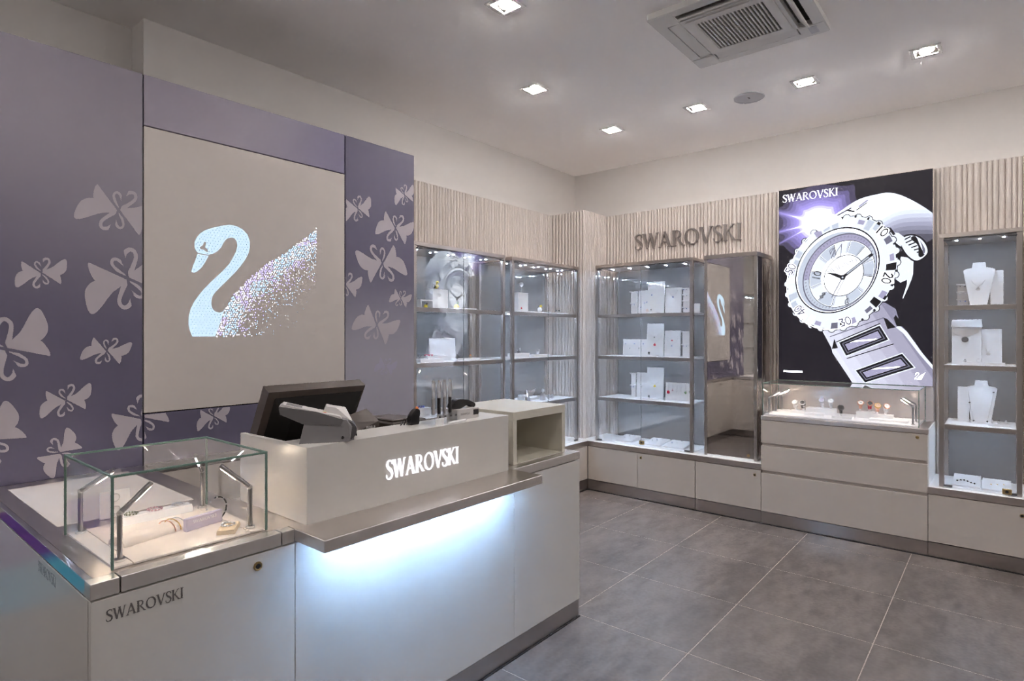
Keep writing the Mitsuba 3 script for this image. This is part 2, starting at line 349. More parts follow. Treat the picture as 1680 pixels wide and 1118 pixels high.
fr = extr(intake.buffer(.028, join_style=2).difference(intake.buffer(-.012, join_style=2)), .006); fr.apply_translation((0, 0, CEIL - .036)); part(t, 'intake_frame', fr, 'vent_white')
for k in range(19):
    y = acy - .165 + k * .330 / 18
    sl = bx(acx - .176, acx + .176, y - .0045, y + .0045, CEIL - .033, CEIL - .020, .001); part(t, 'slat', sl, 'vent_white')
for i, o in enumerate(outl):
    a0, b0, a1, b1 = o.bounds; long_x = (a1 - a0) > (b1 - b0)
    open_ = i in (0, 2)
    v = bx(-.5, .5, -.5, .5, -.5, .5)
    if long_x: v = bx(a0 + .006, a1 - .006, -.030, .030, -.004, .004, .002); R = trimesh.transformations.rotation_matrix(math.radians(48 if open_ else 6) * (1 if i == 2 else -1), (1, 0, 0)); v.apply_transform(R); v.apply_translation((0, (b0 + b1) / 2, CEIL - .026))
    else: v = bx(-.030, .030, b0 + .006, b1 - .006, -.004, .004, .002); R = trimesh.transformations.rotation_matrix(math.radians(48 if open_ else 6) * (-1 if i == 0 else 1), (0, 1, 0)); v.apply_transform(R); v.apply_translation(((a0 + a1) / 2, 0, CEIL - .026))
    part(t, 'louver', v, 'vent_white')
for sx, sy in ((0, 0), (0, 1), (1, 0), (1, 1)):
    x, y = (ax0 + .005, ax1 - .125)[sx], (ay0 + .005, ay1 - .125)[sy]
    part(t, 'corner_cover', bx(x, x + .12, y, y + .12, CEIL - .0325, CEIL - .0295, .001), 'vent_white')
part(t, 'sensor', bx(ax1 - .11, ax1 - .03, ay0 + .045, ay0 + .085, CEIL - .0345, CEIL - .031, .001), 'grille_grey')

# ================================================================ printed panels on the left wall
PY = 2.90
def swan_unit():
    neck = stroke([(.02, .05), (-.01, .25), (-.03, .42), (-.10, .58), (-.20, .61), (-.265, .52), (-.255, .42)], [.13, .095, .08, .075, .085, .095, .06], 26)
    beak = Polygon([(-.30, .47), (-.225, .455), (-.215, .28)])
    wing = SP(smooth_poly([(.05, .10), (.10, .34), (.16, .60), (.29, 1.0), (.50, .78), (.585, .58), (.55, .38), (.40, .22), (.20, .10), (.10, .06)], 60)).buffer(0)
    return unary_union([neck, beak, wing]).buffer(0)
_u = swan_unit()
_s = affinity.rotate(affinity.scale(_u, -.74, .74, origin=(0, 0)), 77, origin=(0, 0))
_half = unary_union([_u.difference(sbox(-1, -1, 1.5, .02)), _s])
_half = _half.difference(LineString([(-2, 0), (2, 0)]).buffer(.032)).difference(LineString([(-.9 * math.cos(math.radians(124)), -.9 * math.sin(math.radians(124))), (.9 * math.cos(math.radians(124)), .9 * math.sin(math.radians(124)))]).buffer(.028))
MOTIF = unary_union([_half, affinity.rotate(_half, 180, origin=(0, 0))])
def motif(cx, cz, ln, ang, mirror=False):
    g = affinity.scale(MOTIF, -1, 1, origin=(0, 0)) if mirror else MOTIF
    g = affinity.rotate(g, ang - (105 if mirror else 74), origin=(0, 0)); s = ln / 1.04
    return affinity.translate(affinity.scale(g, s, s, origin=(0, 0)), cx, cz)
MOT = [(.602, 1.622, .098, 38, 0), (.898, 1.622, .205, 50, 0), (.495, 1.325, .185, 59, 0), (.821, 1.312, .098, 20, 0), (.681, 1.116, .103, 38, 0), (.950, 1.016, .155, 56, 0), (.661, .908, .10, 77, 0), (.440, .985, .155, 70, 0),
       (1.258, .990, .094, 40, 0), (.864, 1.910, .165, 20, 0), (2.076, 2.116, .120, 45, 0), (2.424, 2.259, .103, 47, 0), (2.353, 2.040, .160, 20, 0), (2.253, 1.812, .200, 163, 1), (1.992, 1.663, .126, 26, 0), (2.394, 1.607, .093, 17, 0),
       (2.212, 1.439, .180, 9, 0), (2.280, 1.186, .092, 17, 0), (.30, 1.62, .15, 30, 0), (.20, 1.05, .12, 40, 0), (.24, .72, .1, 30, 0), (.9, .72, .12, 30, 0), (1.5, .8, .1, 40, 0)]
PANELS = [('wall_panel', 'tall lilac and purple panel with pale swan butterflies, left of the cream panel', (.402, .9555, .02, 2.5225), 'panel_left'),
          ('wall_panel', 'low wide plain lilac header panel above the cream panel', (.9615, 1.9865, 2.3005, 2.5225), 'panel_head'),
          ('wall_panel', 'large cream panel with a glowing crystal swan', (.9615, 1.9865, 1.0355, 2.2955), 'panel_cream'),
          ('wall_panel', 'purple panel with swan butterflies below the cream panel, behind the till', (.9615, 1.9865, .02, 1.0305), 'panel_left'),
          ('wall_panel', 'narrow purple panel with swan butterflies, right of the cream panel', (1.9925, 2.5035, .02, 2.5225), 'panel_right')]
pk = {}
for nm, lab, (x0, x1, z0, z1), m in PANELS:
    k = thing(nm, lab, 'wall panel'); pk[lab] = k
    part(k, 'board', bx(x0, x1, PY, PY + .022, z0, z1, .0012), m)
    r = sbox(x0 + .002, z0 + .002, x1 - .002, z1 - .002)
    if m in ('panel_left', 'panel_right'):
        for cx, cz, ln, an, mi_ in MOT:
            g = motif(cx, cz, ln, an, mi_).intersection(r)
            if g.area > .0012: part(k, 'butterfly_print', on_A(g, PY - .0002, .0007), 'print_faint' if (cx, cz) == (2.28, 1.186) else 'print_pale')
struct('wall_panel_backing', bx(.400, 2.506, PY + .022, 3.38, 0.0, 2.527), 'black', 'black backing frame behind the printed panels')
# glowing swan made of dots
O1 = [(.197, 1.671), (.204, 1.699), (.215, 1.726), (.222, 1.751), (.226, 1.763), (.217, 1.773), (.211, 1.789), (.212, 1.812), (.22, 1.832), (.236, 1.854), (.26, 1.874), (.293, 1.889), (.333, 1.904), (.373, 1.915), (.408, 1.913), (.438, 1.901), (.462, 1.878), (.473, 1.849), (.474, 1.819), (.468, 1.789), (.453, 1.757), (.432, 1.726), (.408, 1.694), (.379, 1.662), (.35, 1.631), (.327, 1.607), (.307, 1.585), (.293, 1.565), (.287, 1.541), (.287, 1.522), (.293, 1.502), (.307, 1.49), (.324, 1.486), (.341, 1.491), (.353, 1.51), (.367, 1.539), (.385, 1.563), (.405, 1.591), (.432, 1.619), (.462, 1.651), (.499, 1.687), (.536, 1.72), (.581, 1.755), (.627, 1.787), (.667, 1.813), (.701, 1.839), (.735, 1.869), (.771, 1.895), (.806, 1.923), (.835, 1.949), (.845, 1.964)]
O2 = [(.849, 1.915), (.846, 1.816), (.835, 1.651), (.828, 1.572), (.763, 1.485), (.749, 1.427), (.653, 1.394), (.581, 1.373)]
O3 = [(.201, 1.371), (.191, 1.398), (.185, 1.426), (.186, 1.465), (.194, 1.498), (.209, 1.532), (.228, 1.561), (.255, 1.597), (.288, 1.633), (.321, 1.667), (.35, 1.698), (.373, 1.726), (.39, 1.757), (.405, 1.788), (.412, 1.818), (.408, 1.838), (.396, 1.852), (.382, 1.854), (.361, 1.846), (.344, 1.825), (.333, 1.8), (.313, 1.778), (.293, 1.765), (.277, 1.76), (.269, 1.742), (.255, 1.715), (.239, 1.691), (.22, 1.673), (.207, 1.668)]
MASK = Polygon([(.233, 1.789), (.247, 1.8), (.254, 1.817), (.263, 1.818), (.262, 1.804), (.258, 1.792), (.269, 1.785), (.273, 1.771), (.263, 1.772), (.252, 1.78), (.239, 1.781)])
SW = Polygon(O1 + O2 + O3).buffer(0).difference(MASK).difference(LineString([(.215, 1.761), (.285, 1.755)]).buffer(.0022))
TAIL = Polygon([(.345, 1.49)] + O1[34:] + [(.9, 2.0), (.9, 1.36), (.30, 1.36), (.33, 1.44)]).buffer(0)
solid = SW.difference(TAIL)
EDGE = unary_union([LineString(O1[34:]), solid.boundary])
def dist_in(px, pz): return EDGE.distance(Point(px, pz))
cp = pk['large cream panel with a glowing crystal swan']
SWX = .960
hx = np.c_[np.cos(np.arange(6) * np.pi / 3), np.sin(np.arange(6) * np.pi / 3)]
rs = random.Random(8); shapely.prepare(solid); inner = solid.buffer(-.004); shapely.prepare(inner); H = []
z, row = 1.372, 0
while z < 1.92:
    x = .18 + (row % 2) * .0075
    while x < .48:
        px, pz = x + rs.uniform(-.0022, .0022), z + rs.uniform(-.0022, .0022)
        if inner.contains(Point(px, pz)): H.append(Polygon(np.c_[px + hx[:, 0] * .0023, pz + hx[:, 1] * .0023]))
        x += .0150
    z += .0130; row += 1
part(cp, 'swan_ground', on_A(affinity.translate(solid.buffer(-.0008), SWX, 0), PY, .0006), 'print_blue')
part(cp, 'swan_body', on_A(affinity.translate(solid.difference(unary_union(H)), SWX, 0), PY - .0006, .0006), 'black_soft', label='pale blue glowing swan head, neck and breast', **emit((.50 * L_SIGN, .66 * L_SIGN, .80 * L_SIGN), .02))
shapely.prepare(SW); z, row = 1.372, 0
VV, FF = [[], [], []], [[], [], []]
while z < 1.965:
    x = .19 + (row % 2) * .0056
    while x < .86:
        px, pz = x + rs.uniform(-.0026, .0026), z + rs.uniform(-.0026, .0026); P_ = Point(px, pz)
        if SW.contains(P_) and not solid.contains(P_):
            d = dist_in(px, pz); dens = max(.10, 1 - d / .30) if d > .09 else 1.0; r = max(.0021, .0050 - .0090 * d)
            if rs.random() < dens ** 1.3:
                q = 2 if rs.random() < .35 else (0 if meshkit.noise(np.array([px * 16, pz * 16, .5])) > .5 else 1)
                V, Fc = VV[q], FF[q]; i = len(V) * 7; pts = np.c_[px + SWX + hx[:, 0] * r, np.full(6, PY - .0010), pz + hx[:, 1] * r]
                V.append(np.vstack([pts, [[px + SWX, PY - .0014, pz]]])); Fc += [(i + k, i + (k + 1) % 6, i + 6) for k in range(6)]
        x += .0112
    z += .0097; row += 1
for q, (c, nm) in enumerate((((.50, .72, 1.05), 'pale blue'), ((.60, .52, 1.0), 'lilac'), ((.95, .95, 1.05), 'white'))):
    part(cp, 'swan_dots', trimesh.Trimesh(np.vstack(VV[q]), FF[q], process=False), 'black_soft', label=nm + ' light dots of the dissolving swan wing', kind='stuff', **emit([L_SIGN * k for k in c], .02))

# ================================================================ low cabinets with steel-edged tops
XC_, YCB = 4.488, 2.86                 # front planes of the low cabinets (right wall, left wall)
ZC = .434
def lock_mesh(p, axis, r=.011): return [cyl(p, np.array(p) + np.array(axis) * .003, r, 16), ring(np.array(p) + np.array(axis) * .003, r * .8, r * .18, axis, 16, 5)]
def keylock(par, p, axis, r=.011):
    k = part(par, 'lock', lock_mesh(p, axis, r), 'brass'); part(k, 'keyhole', cyl(np.array(p) + np.array(axis) * .002, np.array(p) + np.array(axis) * .0042, r * .55, 12), 'black')
# right wall run
for lab, y1, y0, seams, locks in [('low cream cabinet with two doors under the wide glass cabinet, at the corner', 2.859, 1.871, [2.370], [(2.338, .351)]),
                                  ('low cream one-door cabinet under the mirror cabinet', 1.869, 1.372, [], [(1.416, .348)]),
                                  ('low cream cabinet at the right edge, under the narrow glass cabinet', .370, -.130, [], [(-.075, .338)]),
                                  ('low cream cabinet beyond the right edge of the picture', -.132, -1.13, [-.63], [(-.66, .338)])]:
    t = thing('low_cabinet', lab, 'cabinet')
    part(t, 'body', bx(4.512, 4.940, y0 + .002, y1 - .002, .0, .392), 'black_soft')
    part(t, 'plinth', bx(4.491, 4.5115, y0 + .001, y1 - .001, .006, .090), 'plinth_steel')
    ys = [y1] + seams + [y0]
    for a, b in zip(ys[:-1], ys[1:]): part(t, 'door', bx(XC_, 4.512, b + .0016, a - .0016, .095, .387, .0008), 'lacquer')
    for y, z in locks: keylock(t, (XC_ - .0005, y, z), (-1, 0, 0))
for lab, y1, y0 in [('steel-edged white cabinet top along the right wall, under glass cabinet and mirror', 2.862, 1.371), ('steel-edged white cabinet top right of the drawers', .371, -1.13)]:
    t = thing('cabinet_top', lab, 'cabinet top')
    part(t, 'slab', bx(4.489, 4.941, y0, y1, .392, ZC - .0005), 'white_glow'); part(t, 'steel_edge', bx(4.484, 4.489, y0, y1, .392, ZC, .001), 'steel')
# left wall run
for lab, x0, x1, seams in [('low cream cabinet on the left wall, beside the corner', 3.50, 4.484, [3.99]), ('low cream cabinet on the left wall, hidden behind the counter', 2.515, 3.494, [3.0])]:
    t = thing('low_cabinet', lab, 'cabinet')
    part(t, 'body', bx(x0 + .002, x1 - .002, 2.884, 3.315, 0, .392), 'black_soft'); part(t, 'plinth', bx(x0 + .001, x1 + .004, 2.863, 2.8835, .006, .090), 'plinth_steel')
    xs = [x0] + seams + [x1]
    for a, b in zip(xs[:-1], xs[1:]): part(t, 'door', bx(a + .0016, b - .0016, YCB, 2.884, .095, .387, .0008), 'lacquer')
t = thing('cabinet_top', 'steel-edged white cabinet top along the left wall', 'cabinet top')
part(t, 'slab', bx(2.51, 4.4835, 2.861, 3.32, .392, ZC - .0005), 'white_glow'); part(t, 'steel_edge', bx(2.51, 4.4825, 2.856, 2.861, .392, ZC, .001), 'steel')
part(t, 'corner_piece', bx(4.4845, 4.941, 2.8625, 3.32, .392, ZC - .0005), 'white_glow')
struct('floor_trim', [bx(4.480, 4.4912, -1.13, 2.863, -.002, .0045), bx(2.515, 4.4912, 2.852, 2.863, -.002, .0045)], 'black', 'black joint strip on the floor along the cabinets')

# drawer unit with the watch show case
t = thing('drawer_unit', 'cream chest of three wide drawers with a steel edge, below the watch poster', 'drawers')
part(t, 'body', bx(4.514, 4.940, .372, 1.370, 0, .758), 'lacquer'); part(t, 'plinth', bx(4.491, 4.5135, .372, 1.370, .006, .088), 'plinth_steel')
for i, (z0, z1) in enumerate([(.592, .757), (.392, .570), (.092, .370)]):
    d = part(t, 'drawer', bx(XC_, 4.514, .3715, 1.3705, z0, z1, .001), 'lacquer')
    if i == 0: k = part(d, 'lock', lock_mesh((XC_ - .0005, .424, .734), (-1, 0, 0), .010), 'brass')
part(t, 'side_panel', bx(XC_, 4.940, .3645, .3712, .435, .789), 'white_glow')
part(t, 'steel_top', [bx(4.484, 4.514, .366, 1.372, .7605, .789, .001), bx(4.514, 4.940, .366, 1.372, .7605, .788)], 'steel_top')
t2 = t
# ================================================================ sales counter
t = thing('sales_counter', 'white sales counter with steel top and blue lit front, in the foreground', 'counter')
CX0, CX1, CY0, CY1 = .421, 2.441, 1.603, 2.895
part(t, 'body', [bx(.44, 2.425, 1.622, 2.06, 0.0, .772), bx(.44, .95, 2.06, 2.893, 0, .772)], 'black_soft')
part(t, 'plinth', bx(.425, 2.4395, 1.607, 1.6215, .006, .083), 'plinth_steel')
for a, b in ((.4225, .9275), (.9295, 1.9395), (1.9415, 2.4405)): part(t, 'front_panel', bx(a, b, CY0, 1.6215, .087, .767, .0008), 'lacquer_white')
part(t, 'end_panel', [bx(.4215, .4395, 1.6225, 2.893, .012, .767, .0008)], 'lacquer_white')
part(t, 'inner_panel', [bx(.9515, .962, 2.0615, 2.87, .09, .767, .0008)], 'lacquer'); part(t, 'inner_plinth', bx(.9515, .957, 2.0615, 2.87, .006, .088), 'plinth_steel')
part(t, 'right_end_panel', bx(2.4255, 2.4405, 1.622, 2.06, .012, .767, .0008), 'lacquer_white')
for a, b in ((.4205, .4795), (.4825, .8845), (.8875, .9255)): part(t, 'steel_edge', bx(a, b, 1.6005, 1.64, .7725, .8095, .0012), 'edge_steel')
part(t, 'steel_edge', bx(1.9265, 2.4415, 1.6005, 1.64, .7725, .8095, .0012), 'edge_steel')
part(t, 'side_edge', bx(.4205, .436, 1.6405, 2.893, .7725, .8095, .0012), 'mirror_steel')
top = sbox(.4365, 1.6405, .950, 2.893).union(sbox(.950, 1.6405, 2.4415, 2.06)).difference(sbox(.4835, 2.158, .872, 2.812))
m = extr(top, .0365); m.apply_translation((0, 0, .7728)); part(t, 'steel_top', m, 'steel_top')
part(t, 'inset_top', bx(.4845, .871, 2.159, 2.811, .78, .8105, .0008), 'laminate', label='pale laminate inset in the steel top')
part(t, 'ledge', bx(.925, 1.9262, 1.444, 1.6, .7745, .8095, .0012), 'edge_steel', label='projecting steel ledge under the raised till box')
part(t, 'ledge_top', bx(.927, 1.924, 1.4465, 1.6405, .8088, .8102), 'steel_top')
k = part(t, 'ledge_light', bx(1.02, 1.86, 1.500, 1.520, .7705, .7738), 'black', label='blue white light strip under the ledge', **emit([L_COUNTER * c for c in C_COUNTER], 1.0))
keylock(t, (.815, CY0 - .0005, .734), (0, -1, 0), .0125)
def lettering(par, text, u0, v0, w, h, plane, m, d, b=1.0, group=None, **kw):
    for g in word(text, w, h, b):
        g = affinity.translate(g, u0, v0); part(par, 'letter', plane(g, d), m, **kw)
lettering(t, BRAND, .452, .7125, .168, .027, lambda g, d: on_A(g, CY0 - .0003, d), 'letters_dark', .0012)
def on_L(g, d):                         # the counter's left end, facing -X: u runs from the wall towards the viewer
    m = extr(g, d); M = np.array([[0, 0, -1, .4217], [-1, 0, 0, 2.067], [0, 1, 0, 0], [0, 0, 0, 1.]]); m.apply_transform(M); return m
lettering(t, BRAND, 0, .7235, .179, .029, on_L, 'letters_grey', .0004)
struct('counter_floor_trim', bx(.42, 2.44, 1.598, 1.607, -.002, .0045), 'black', 'black joint strip on the floor along the counter')

t = thing('back_cabinet', 'cream low cabinet behind the counter below the purple panels, seen in the mirror', 'cabinet')
part(t, 'top', bx(.964, 2.50, 2.862, 2.8985, .772, .81), 'steel_top')
for a, b in ((.964, 1.484), (1.486, 1.99), (1.992, 2.495)): part(t, 'door', bx(a, b, 2.865, 2.885, .092, .768, .0008), 'lacquer')
part(t, 'plinth', bx(.964, 2.495, 2.868, 2.885, .006, .09), 'plinth_steel'); part(t, 'body', bx(.966, 2.495, 2.8855, 2.8985, 0, .772), 'black_soft'); keylock(t, (1.40, 2.8645, .73), (0, -1, 0), .011)
# raised till box and open cube on the counter
t = thing('till_box', 'raised cream till box with glowing letters on its front, standing on the counter', 'till box')
PX0, PX1, PYF, PYB, PZ = .965, 1.897, 1.6005, 2.018, 1.042
m = extr(sbox(PX0, PYF, PX1, PYB).difference(sbox(PX0 + .018, PYF + .155, PX1 - .018, PYB + .02)), PZ - .8105); m.apply_translation((0, 0, .8105))
part(t, 'body', m, 'lacquer_white')
lettering(t, BRAND, 1.259, .8915, .342, .063, lambda g, d: on_A(g, PYF - .0003, d), 'white_board', .003, 1.25, **emit((L_SIGN * .98, L_SIGN * .98, L_SIGN * 1.1), .01))
part(t, 'desk', bx(PX0 + .019, PX1 - .019, PYF + .156, PYB + .03, .8105, .845), 'lacquer_white')
t = thing('display_cube', 'open-fronted white cube shelf at the right end of the counter', 'cube shelf')
x0, x1, y0, y1, z0, z1, w = 1.983, 2.378, 1.645, 2.04, .8105, 1.041, .025
part(t, 'top_board', bx(x0, x1, y0, y1, z1 - .037, z1, .001), 'lacquer_cream'); part(t, 'base_board', bx(x0 + w, x1 - w, y0 + .001, y1, z0, z0 + .004), 'lacquer_cream')
part(t, 'side_board', bx(x0, x0 + w, y0, y1, z0, z1 - .0372, .001), 'lacquer_cream'); part(t, 'side_board', bx(x1 - w, x1, y0, y1, z0, z1 - .0372, .001), 'lacquer_cream'); part(t, 'back_board', bx(x0 + w, x1 - w, y1 - .015, y1, z0 + .004, z1 - .0372), 'lacquer_cream')

# ================================================================ tall glass cabinets
def vitrine(lab, width, depth, z0, z1, shelves, M, doors=2, lock_at=None, spots=5, sk=1.0, wt=.6):
    """local x: left to right seen from the room, y: front to back, z: up"""
    XF.append(M); t = thing('glass_cabinet', lab, 'glass cabinet'); p = .026
    for a, b in ((0, 0), (width - p, 0), (0, depth - p), (width - p, depth - p)): part(t, 'post', bx(a, a + p, b, b + p, z0, z1 - .026, .0015), 'steel_frame')
    part(t, 'top_plate', bx(-.002, width + .002, -.002, depth, z1 - .026, z1, .0015), 'steel')
    part(t, 'ceiling_panel', bx(p, width - p, p, depth - p, z1 - .034, z1 - .0262), 'back_grey')
    part(t, 'back_panel', bx(p, width - p, depth - .016, depth - .006, z0, z1 - .0262), 'back_grey')
    part(t, 'base_plate', bx(.002, width - .002, .004, depth - .028, z0, z0 + .006), 'white_glow')
    for zs in shelves:
        k = part(t, 'shelf', bx(p + .001, width - p - .001, .022, depth - .0165, zs - .014, zs), 'white_glow')
        part(k, 'steel_edge', bx(p + .0005, width - p - .0005, .008, .0215, zs - .030, zs - .001, .001), 'steel_frame')
    for i, zt in enumerate([z1 - .0345] + [z - .0145 for z in shelves]):
        ds = []
        n = spots if i == 0 else max(2, spots - 1)
        for k in range(n):
            x = p + (width - 2 * p) * (k + .5) / n
            for y in ((.10, .145) if doors == 2 else (.11,)): ds.append(cyl((x - .008 * (y > .12), y, zt - .003), (x - .008 * (y > .12), y, zt), .0065, 8))
        area = len(ds) * math.pi * .0065 ** 2; tot = .0011 * width * sk
        f = tot / area * L_LED * (1.25 if i == 0 else 1.0)
        part(t, 'led_spots', ds, 'chrome', label='row of small cold white light points', kind='stuff', **emit([f * c for c in C_LED], wt))
    gz0, gz1 = z0 + .012, z1 - .030
    def pane(name, P, **k): return part(t, name, trimesh.Trimesh(np.array(P, float), [(0, 1, 2), (0, 2, 3)], process=False), 'door_glass' if name == 'glass_door' else 'glass', **k)
    xs = [.004, width / 2, width - .004] if doors == 2 else [.004, width - .004]
    for a, b in zip(xs[:-1], xs[1:]):
        g = pane('glass_door', [(a + .001, -.003, gz0), (b - .001, -.003, gz0), (b - .001, -.003, gz1), (a + .001, -.003, gz1)])
    if doors == 2: part(t, 'door_seam', bx(width / 2 - .0012, width / 2 + .0012, -.0045, -.0015, gz0, gz1), 'seam_grey')
    for a in (.006, width - .006): pane('side_glass', [(a, p + .001, gz0), (a, depth - p - .001, gz0), (a, depth - p - .001, gz1), (a, p + .001, gz1)])
    for z in (z0 + .012, gz1 - .012):
        for a in (.045, width - .045): part(t, 'hinge', bx(a - .022, a + .022, -.010, .006, z - .006, z + .006, .002), 'dark_plastic')
    if lock_at:
        lx, lz = lock_at; k = part(t, 'lock', bx(lx - .022, lx + .022, -.016, -.0035, lz - .016, lz + .016, .003), 'brass'); part(k, 'keyhole', cyl((lx, -.0185, lz), (lx, -.0155, lz), .008, 12), 'black')
    XF.pop(); return t
def MB(xf, yl): return np.array([[0, 1, 0, xf], [-1, 0, 0, yl], [0, 0, 1, 0], [0, 0, 0, 1.]])
def MA(x0, yf): return np.array([[1, 0, 0, x0], [0, 1, 0, yf], [0, 0, 1, 0], [0, 0, 0, 1.]])
SH = [1.561, 1.193, .824]
VB = vitrine('wide two-door glass cabinet on the right wall, between the corner and the mirror', .905, .375, ZC, 2.0, SH, MB(4.551, 2.820), lock_at=(.462, .468))
VC = vitrine('narrow one-door glass cabinet at the right edge, beside the watch poster', .394, .39, ZC, 2.006, SH, MB(4.535, .317), doors=1, lock_at=(.325, .458), spots=3, sk=1.25)
VA1 = vitrine('two-door glass cabinet on the left wall beside the purple panel, mirroring the watch', .907, .375, ZC, 1.985, SH, MA(2.520, 2.922), lock_at=(.43, .468))
VA2 = vitrine('two-door glass cabinet on the left wall next to the corner', .922, .375, ZC, 1.985, SH, MA(3.511, 2.922), lock_at=(.43, .468))
VA0 = vitrine('glass cabinet left of the purple panels, seen only in the mirror cabinet', .90, .375, .745, 1.985, [1.561, 1.193], MA(-.52, 2.922), wt=.15)
# mirror cabinet
t = thing('mirror_cabinet', 'tall narrow steel cabinet with a mirror door and mirror sides', 'mirror cabinet')
XF.append(MB(4.553, 1.822)); w, d, p = .402, .365, .022
for a, b in ((0, 0), (w - p, 0), (0, d - p), (w - p, d - p)): part(t, 'post', bx(a, a + p, b, b + p, ZC, 1.972, .0015), 'steel_frame')
part(t, 'top_plate', bx(-.002, w + .002, -.004, d, 1.9722, 2.003, .0015), 'steel')
part(t, 'mirror_door', bx(p + .001, w - p - .001, .002, .008, ZC + .012, 1.9715), 'mirror')
part(t, 'bottom_rail', bx(p, w - p, .003, .02, ZC, ZC + .0115), 'white_glow')
for a, b in ((.004, .009), (w - .009, w - .004)): part(t, 'mirror_side', bx(a, b, p + .001, d - p - .001, ZC + .006, 1.9715), 'mirror')
part(t, 'back_panel', bx(p + .001, w - p - .001, d - .014, d - .004, ZC, 1.9715), 'black_soft')
part(t, 'lock', lock_mesh((w - .062, .0018, ZC + .036), (0, -1, 0), .012), 'brass')
XF.pop()
part(t, 'door_catch', bx(4.547, 4.5529, 1.424, 1.436, .97, 1.0, .001), 'silver')

# steel sign letters on the cladding
t = thing('wall_sign', 'raised grey metal lettering on the reeded wall above the wide glass cabinet', 'sign')
for g in word(BRAND, .972, .140, 1.05): part(t, 'letter', on_B(g, 4.9475, .016, 2.634, 2.162), 'grey_metal_letters')

# ================================================================ backlit watch poster: printed shapes cut to fit side by side on the light box face
t = thing('watch_poster', 'large backlit black poster of a silver wristwatch above the drawers', 'poster')
PYL, PZ0, PW, PH, PX = 1.361, 1.03, .985, 1.475, 4.90
part(t, 'light_box', bx(PX, 4.942, PYL - PW, PYL, PZ0, PZ0 + PH, .001), 'black')
part(t, 'frame', [bx(PX - .0025, PX + .004, PYL - PW - .003, PYL + .003, PZ0 - .003, PZ0), bx(PX - .0025, PX + .004, PYL - PW - .003, PYL + .003, PZ0 + PH, PZ0 + PH + .004), bx(PX - .0025, PX + .004, PYL, PYL + .004, PZ0, PZ0 + PH), bx(PX - .0025, PX + .004, PYL - PW - .004, PYL - PW, PZ0, PZ0 + PH)], 'steel')
def E(c, ax, ang, k=1.0): return affinity.translate(affinity.rotate(affinity.scale(Point(0, 0).buffer(1, 40), ax[0] * k, ax[1] * k), ang, origin=(0, 0)), *c)
def Em(c, ax, ang, r, th):              # point on an ellipse, th in the dial's own angle
    p = np.array([ax[0] * r * math.cos(th), ax[1] * r * math.sin(th)]); a = math.radians(ang); return (c[0] + p[0] * math.cos(a) - p[1] * math.sin(a), c[1] + p[0] * math.sin(a) + p[1] * math.cos(a))
OUT, INN, TKO, TKI, DSC = ((.420, .799), (.437, .352), -116.7), ((.398, .824), (.328, .264), -117.5), ((.417, .809), (.288, .222), -118), ((.432, .797), (.254, .205), -117), ((.448, .784), (.154, .122), -115.9)
def pie(S, r0, r1, t0, t1, n=6):
    th = np.linspace(t0, t1, n); return Polygon([Em(*S, r1, a) for a in th] + [Em(*S, r0, a) for a in th[::-1]])
def line(a, b, w): return LineString([a, b]).buffer(w / 2, cap_style=2)
L = []                                  # (part name, shade, shape), bottom first
def add(name, shade, g): L.append((name, shade, g.buffer(0)))
page = sbox(0, 0, PW, PH)
add('print_ground', 'ground', page)
strap = SP(smooth_poly([(.351, 1.206), (.467, 1.287), (.58, 1.339), (.649, 1.348), (.717, 1.352), (.773, 1.337), (.845, 1.294), (.915, 1.239), (.985, 1.172)], 40, False).tolist() + [(.985, 1.0), (.94, .97), (.80, .93), (.6, .95), (.4, 1.0)])
add('print_strap', 'strap', strap)
add('print_strap_rear', 'pale', Polygon([(.78, .90), (.876, .875), (.874, .766), (.866, .735), (.846, .675), (.817, .600), (.812, .603), (.838, .70), (.838, .730), (.80, .712), (.76, .75)]))
brace = Polygon([(.301, .390), (.369, .251), (.375, .216), (.485, .035), (.505, 0), (.984, 0), (.984, .143), (.927, .224), (.838, .372), (.800, .420), (.773, .53), (.712, .575), (.50, .6)])
add('print_bracelet', 'brace', brace)
add('print_bracelet_edge', 'pale', Polygon([(.984, .143), (.927, .224), (.838, .372), (.79, .418), (.775, .40), (.82, .355), (.91, .215), (.984, .115)]))
for w in ([(.424, .290), (.467, .200), (.724, .317), (.675, .410)], [(.533, .088), (.587, .010), (.874, .126), (.809, .213)]):
    W = Polygon(w); add('print_link', 'pale', W.buffer(.010, join_style=2)); add('print_link', 'black', W.buffer(.003, join_style=2)); add('print_link', 'mid', W.buffer(-.010, join_style=2)); add('print_link', 'black', W.buffer(-.017, join_style=2)); add('print_link', 'lilac', W.buffer(-.026, join_style=2))
    c = W.centroid; add('print_link', 'white', affinity.scale(W.buffer(-.026, join_style=2), .9, .22, origin=(c.x, c.y + .004)).intersection(W.buffer(-.026, join_style=2)))
add('print_shadow', 'black', Polygon([(.388, .319), (.412, .251), (.372, .244)])); add('print_shadow', 'black', Polygon([(.700, .47), (.721, .461), (.773, .402), (.724, .389)])); add('print_shadow', 'black', Polygon([(.76, .466), (.773, .487), (.821, .408), (.779, .409)]))
add('print_shadow', 'black', line((.47, .175), (.76, .285), .006)); add('print_shadow', 'black', line((.40, .295), (.68, .43), .006)); add('print_shadow', 'mid', line((.36, .335), (.70, .47), .006))
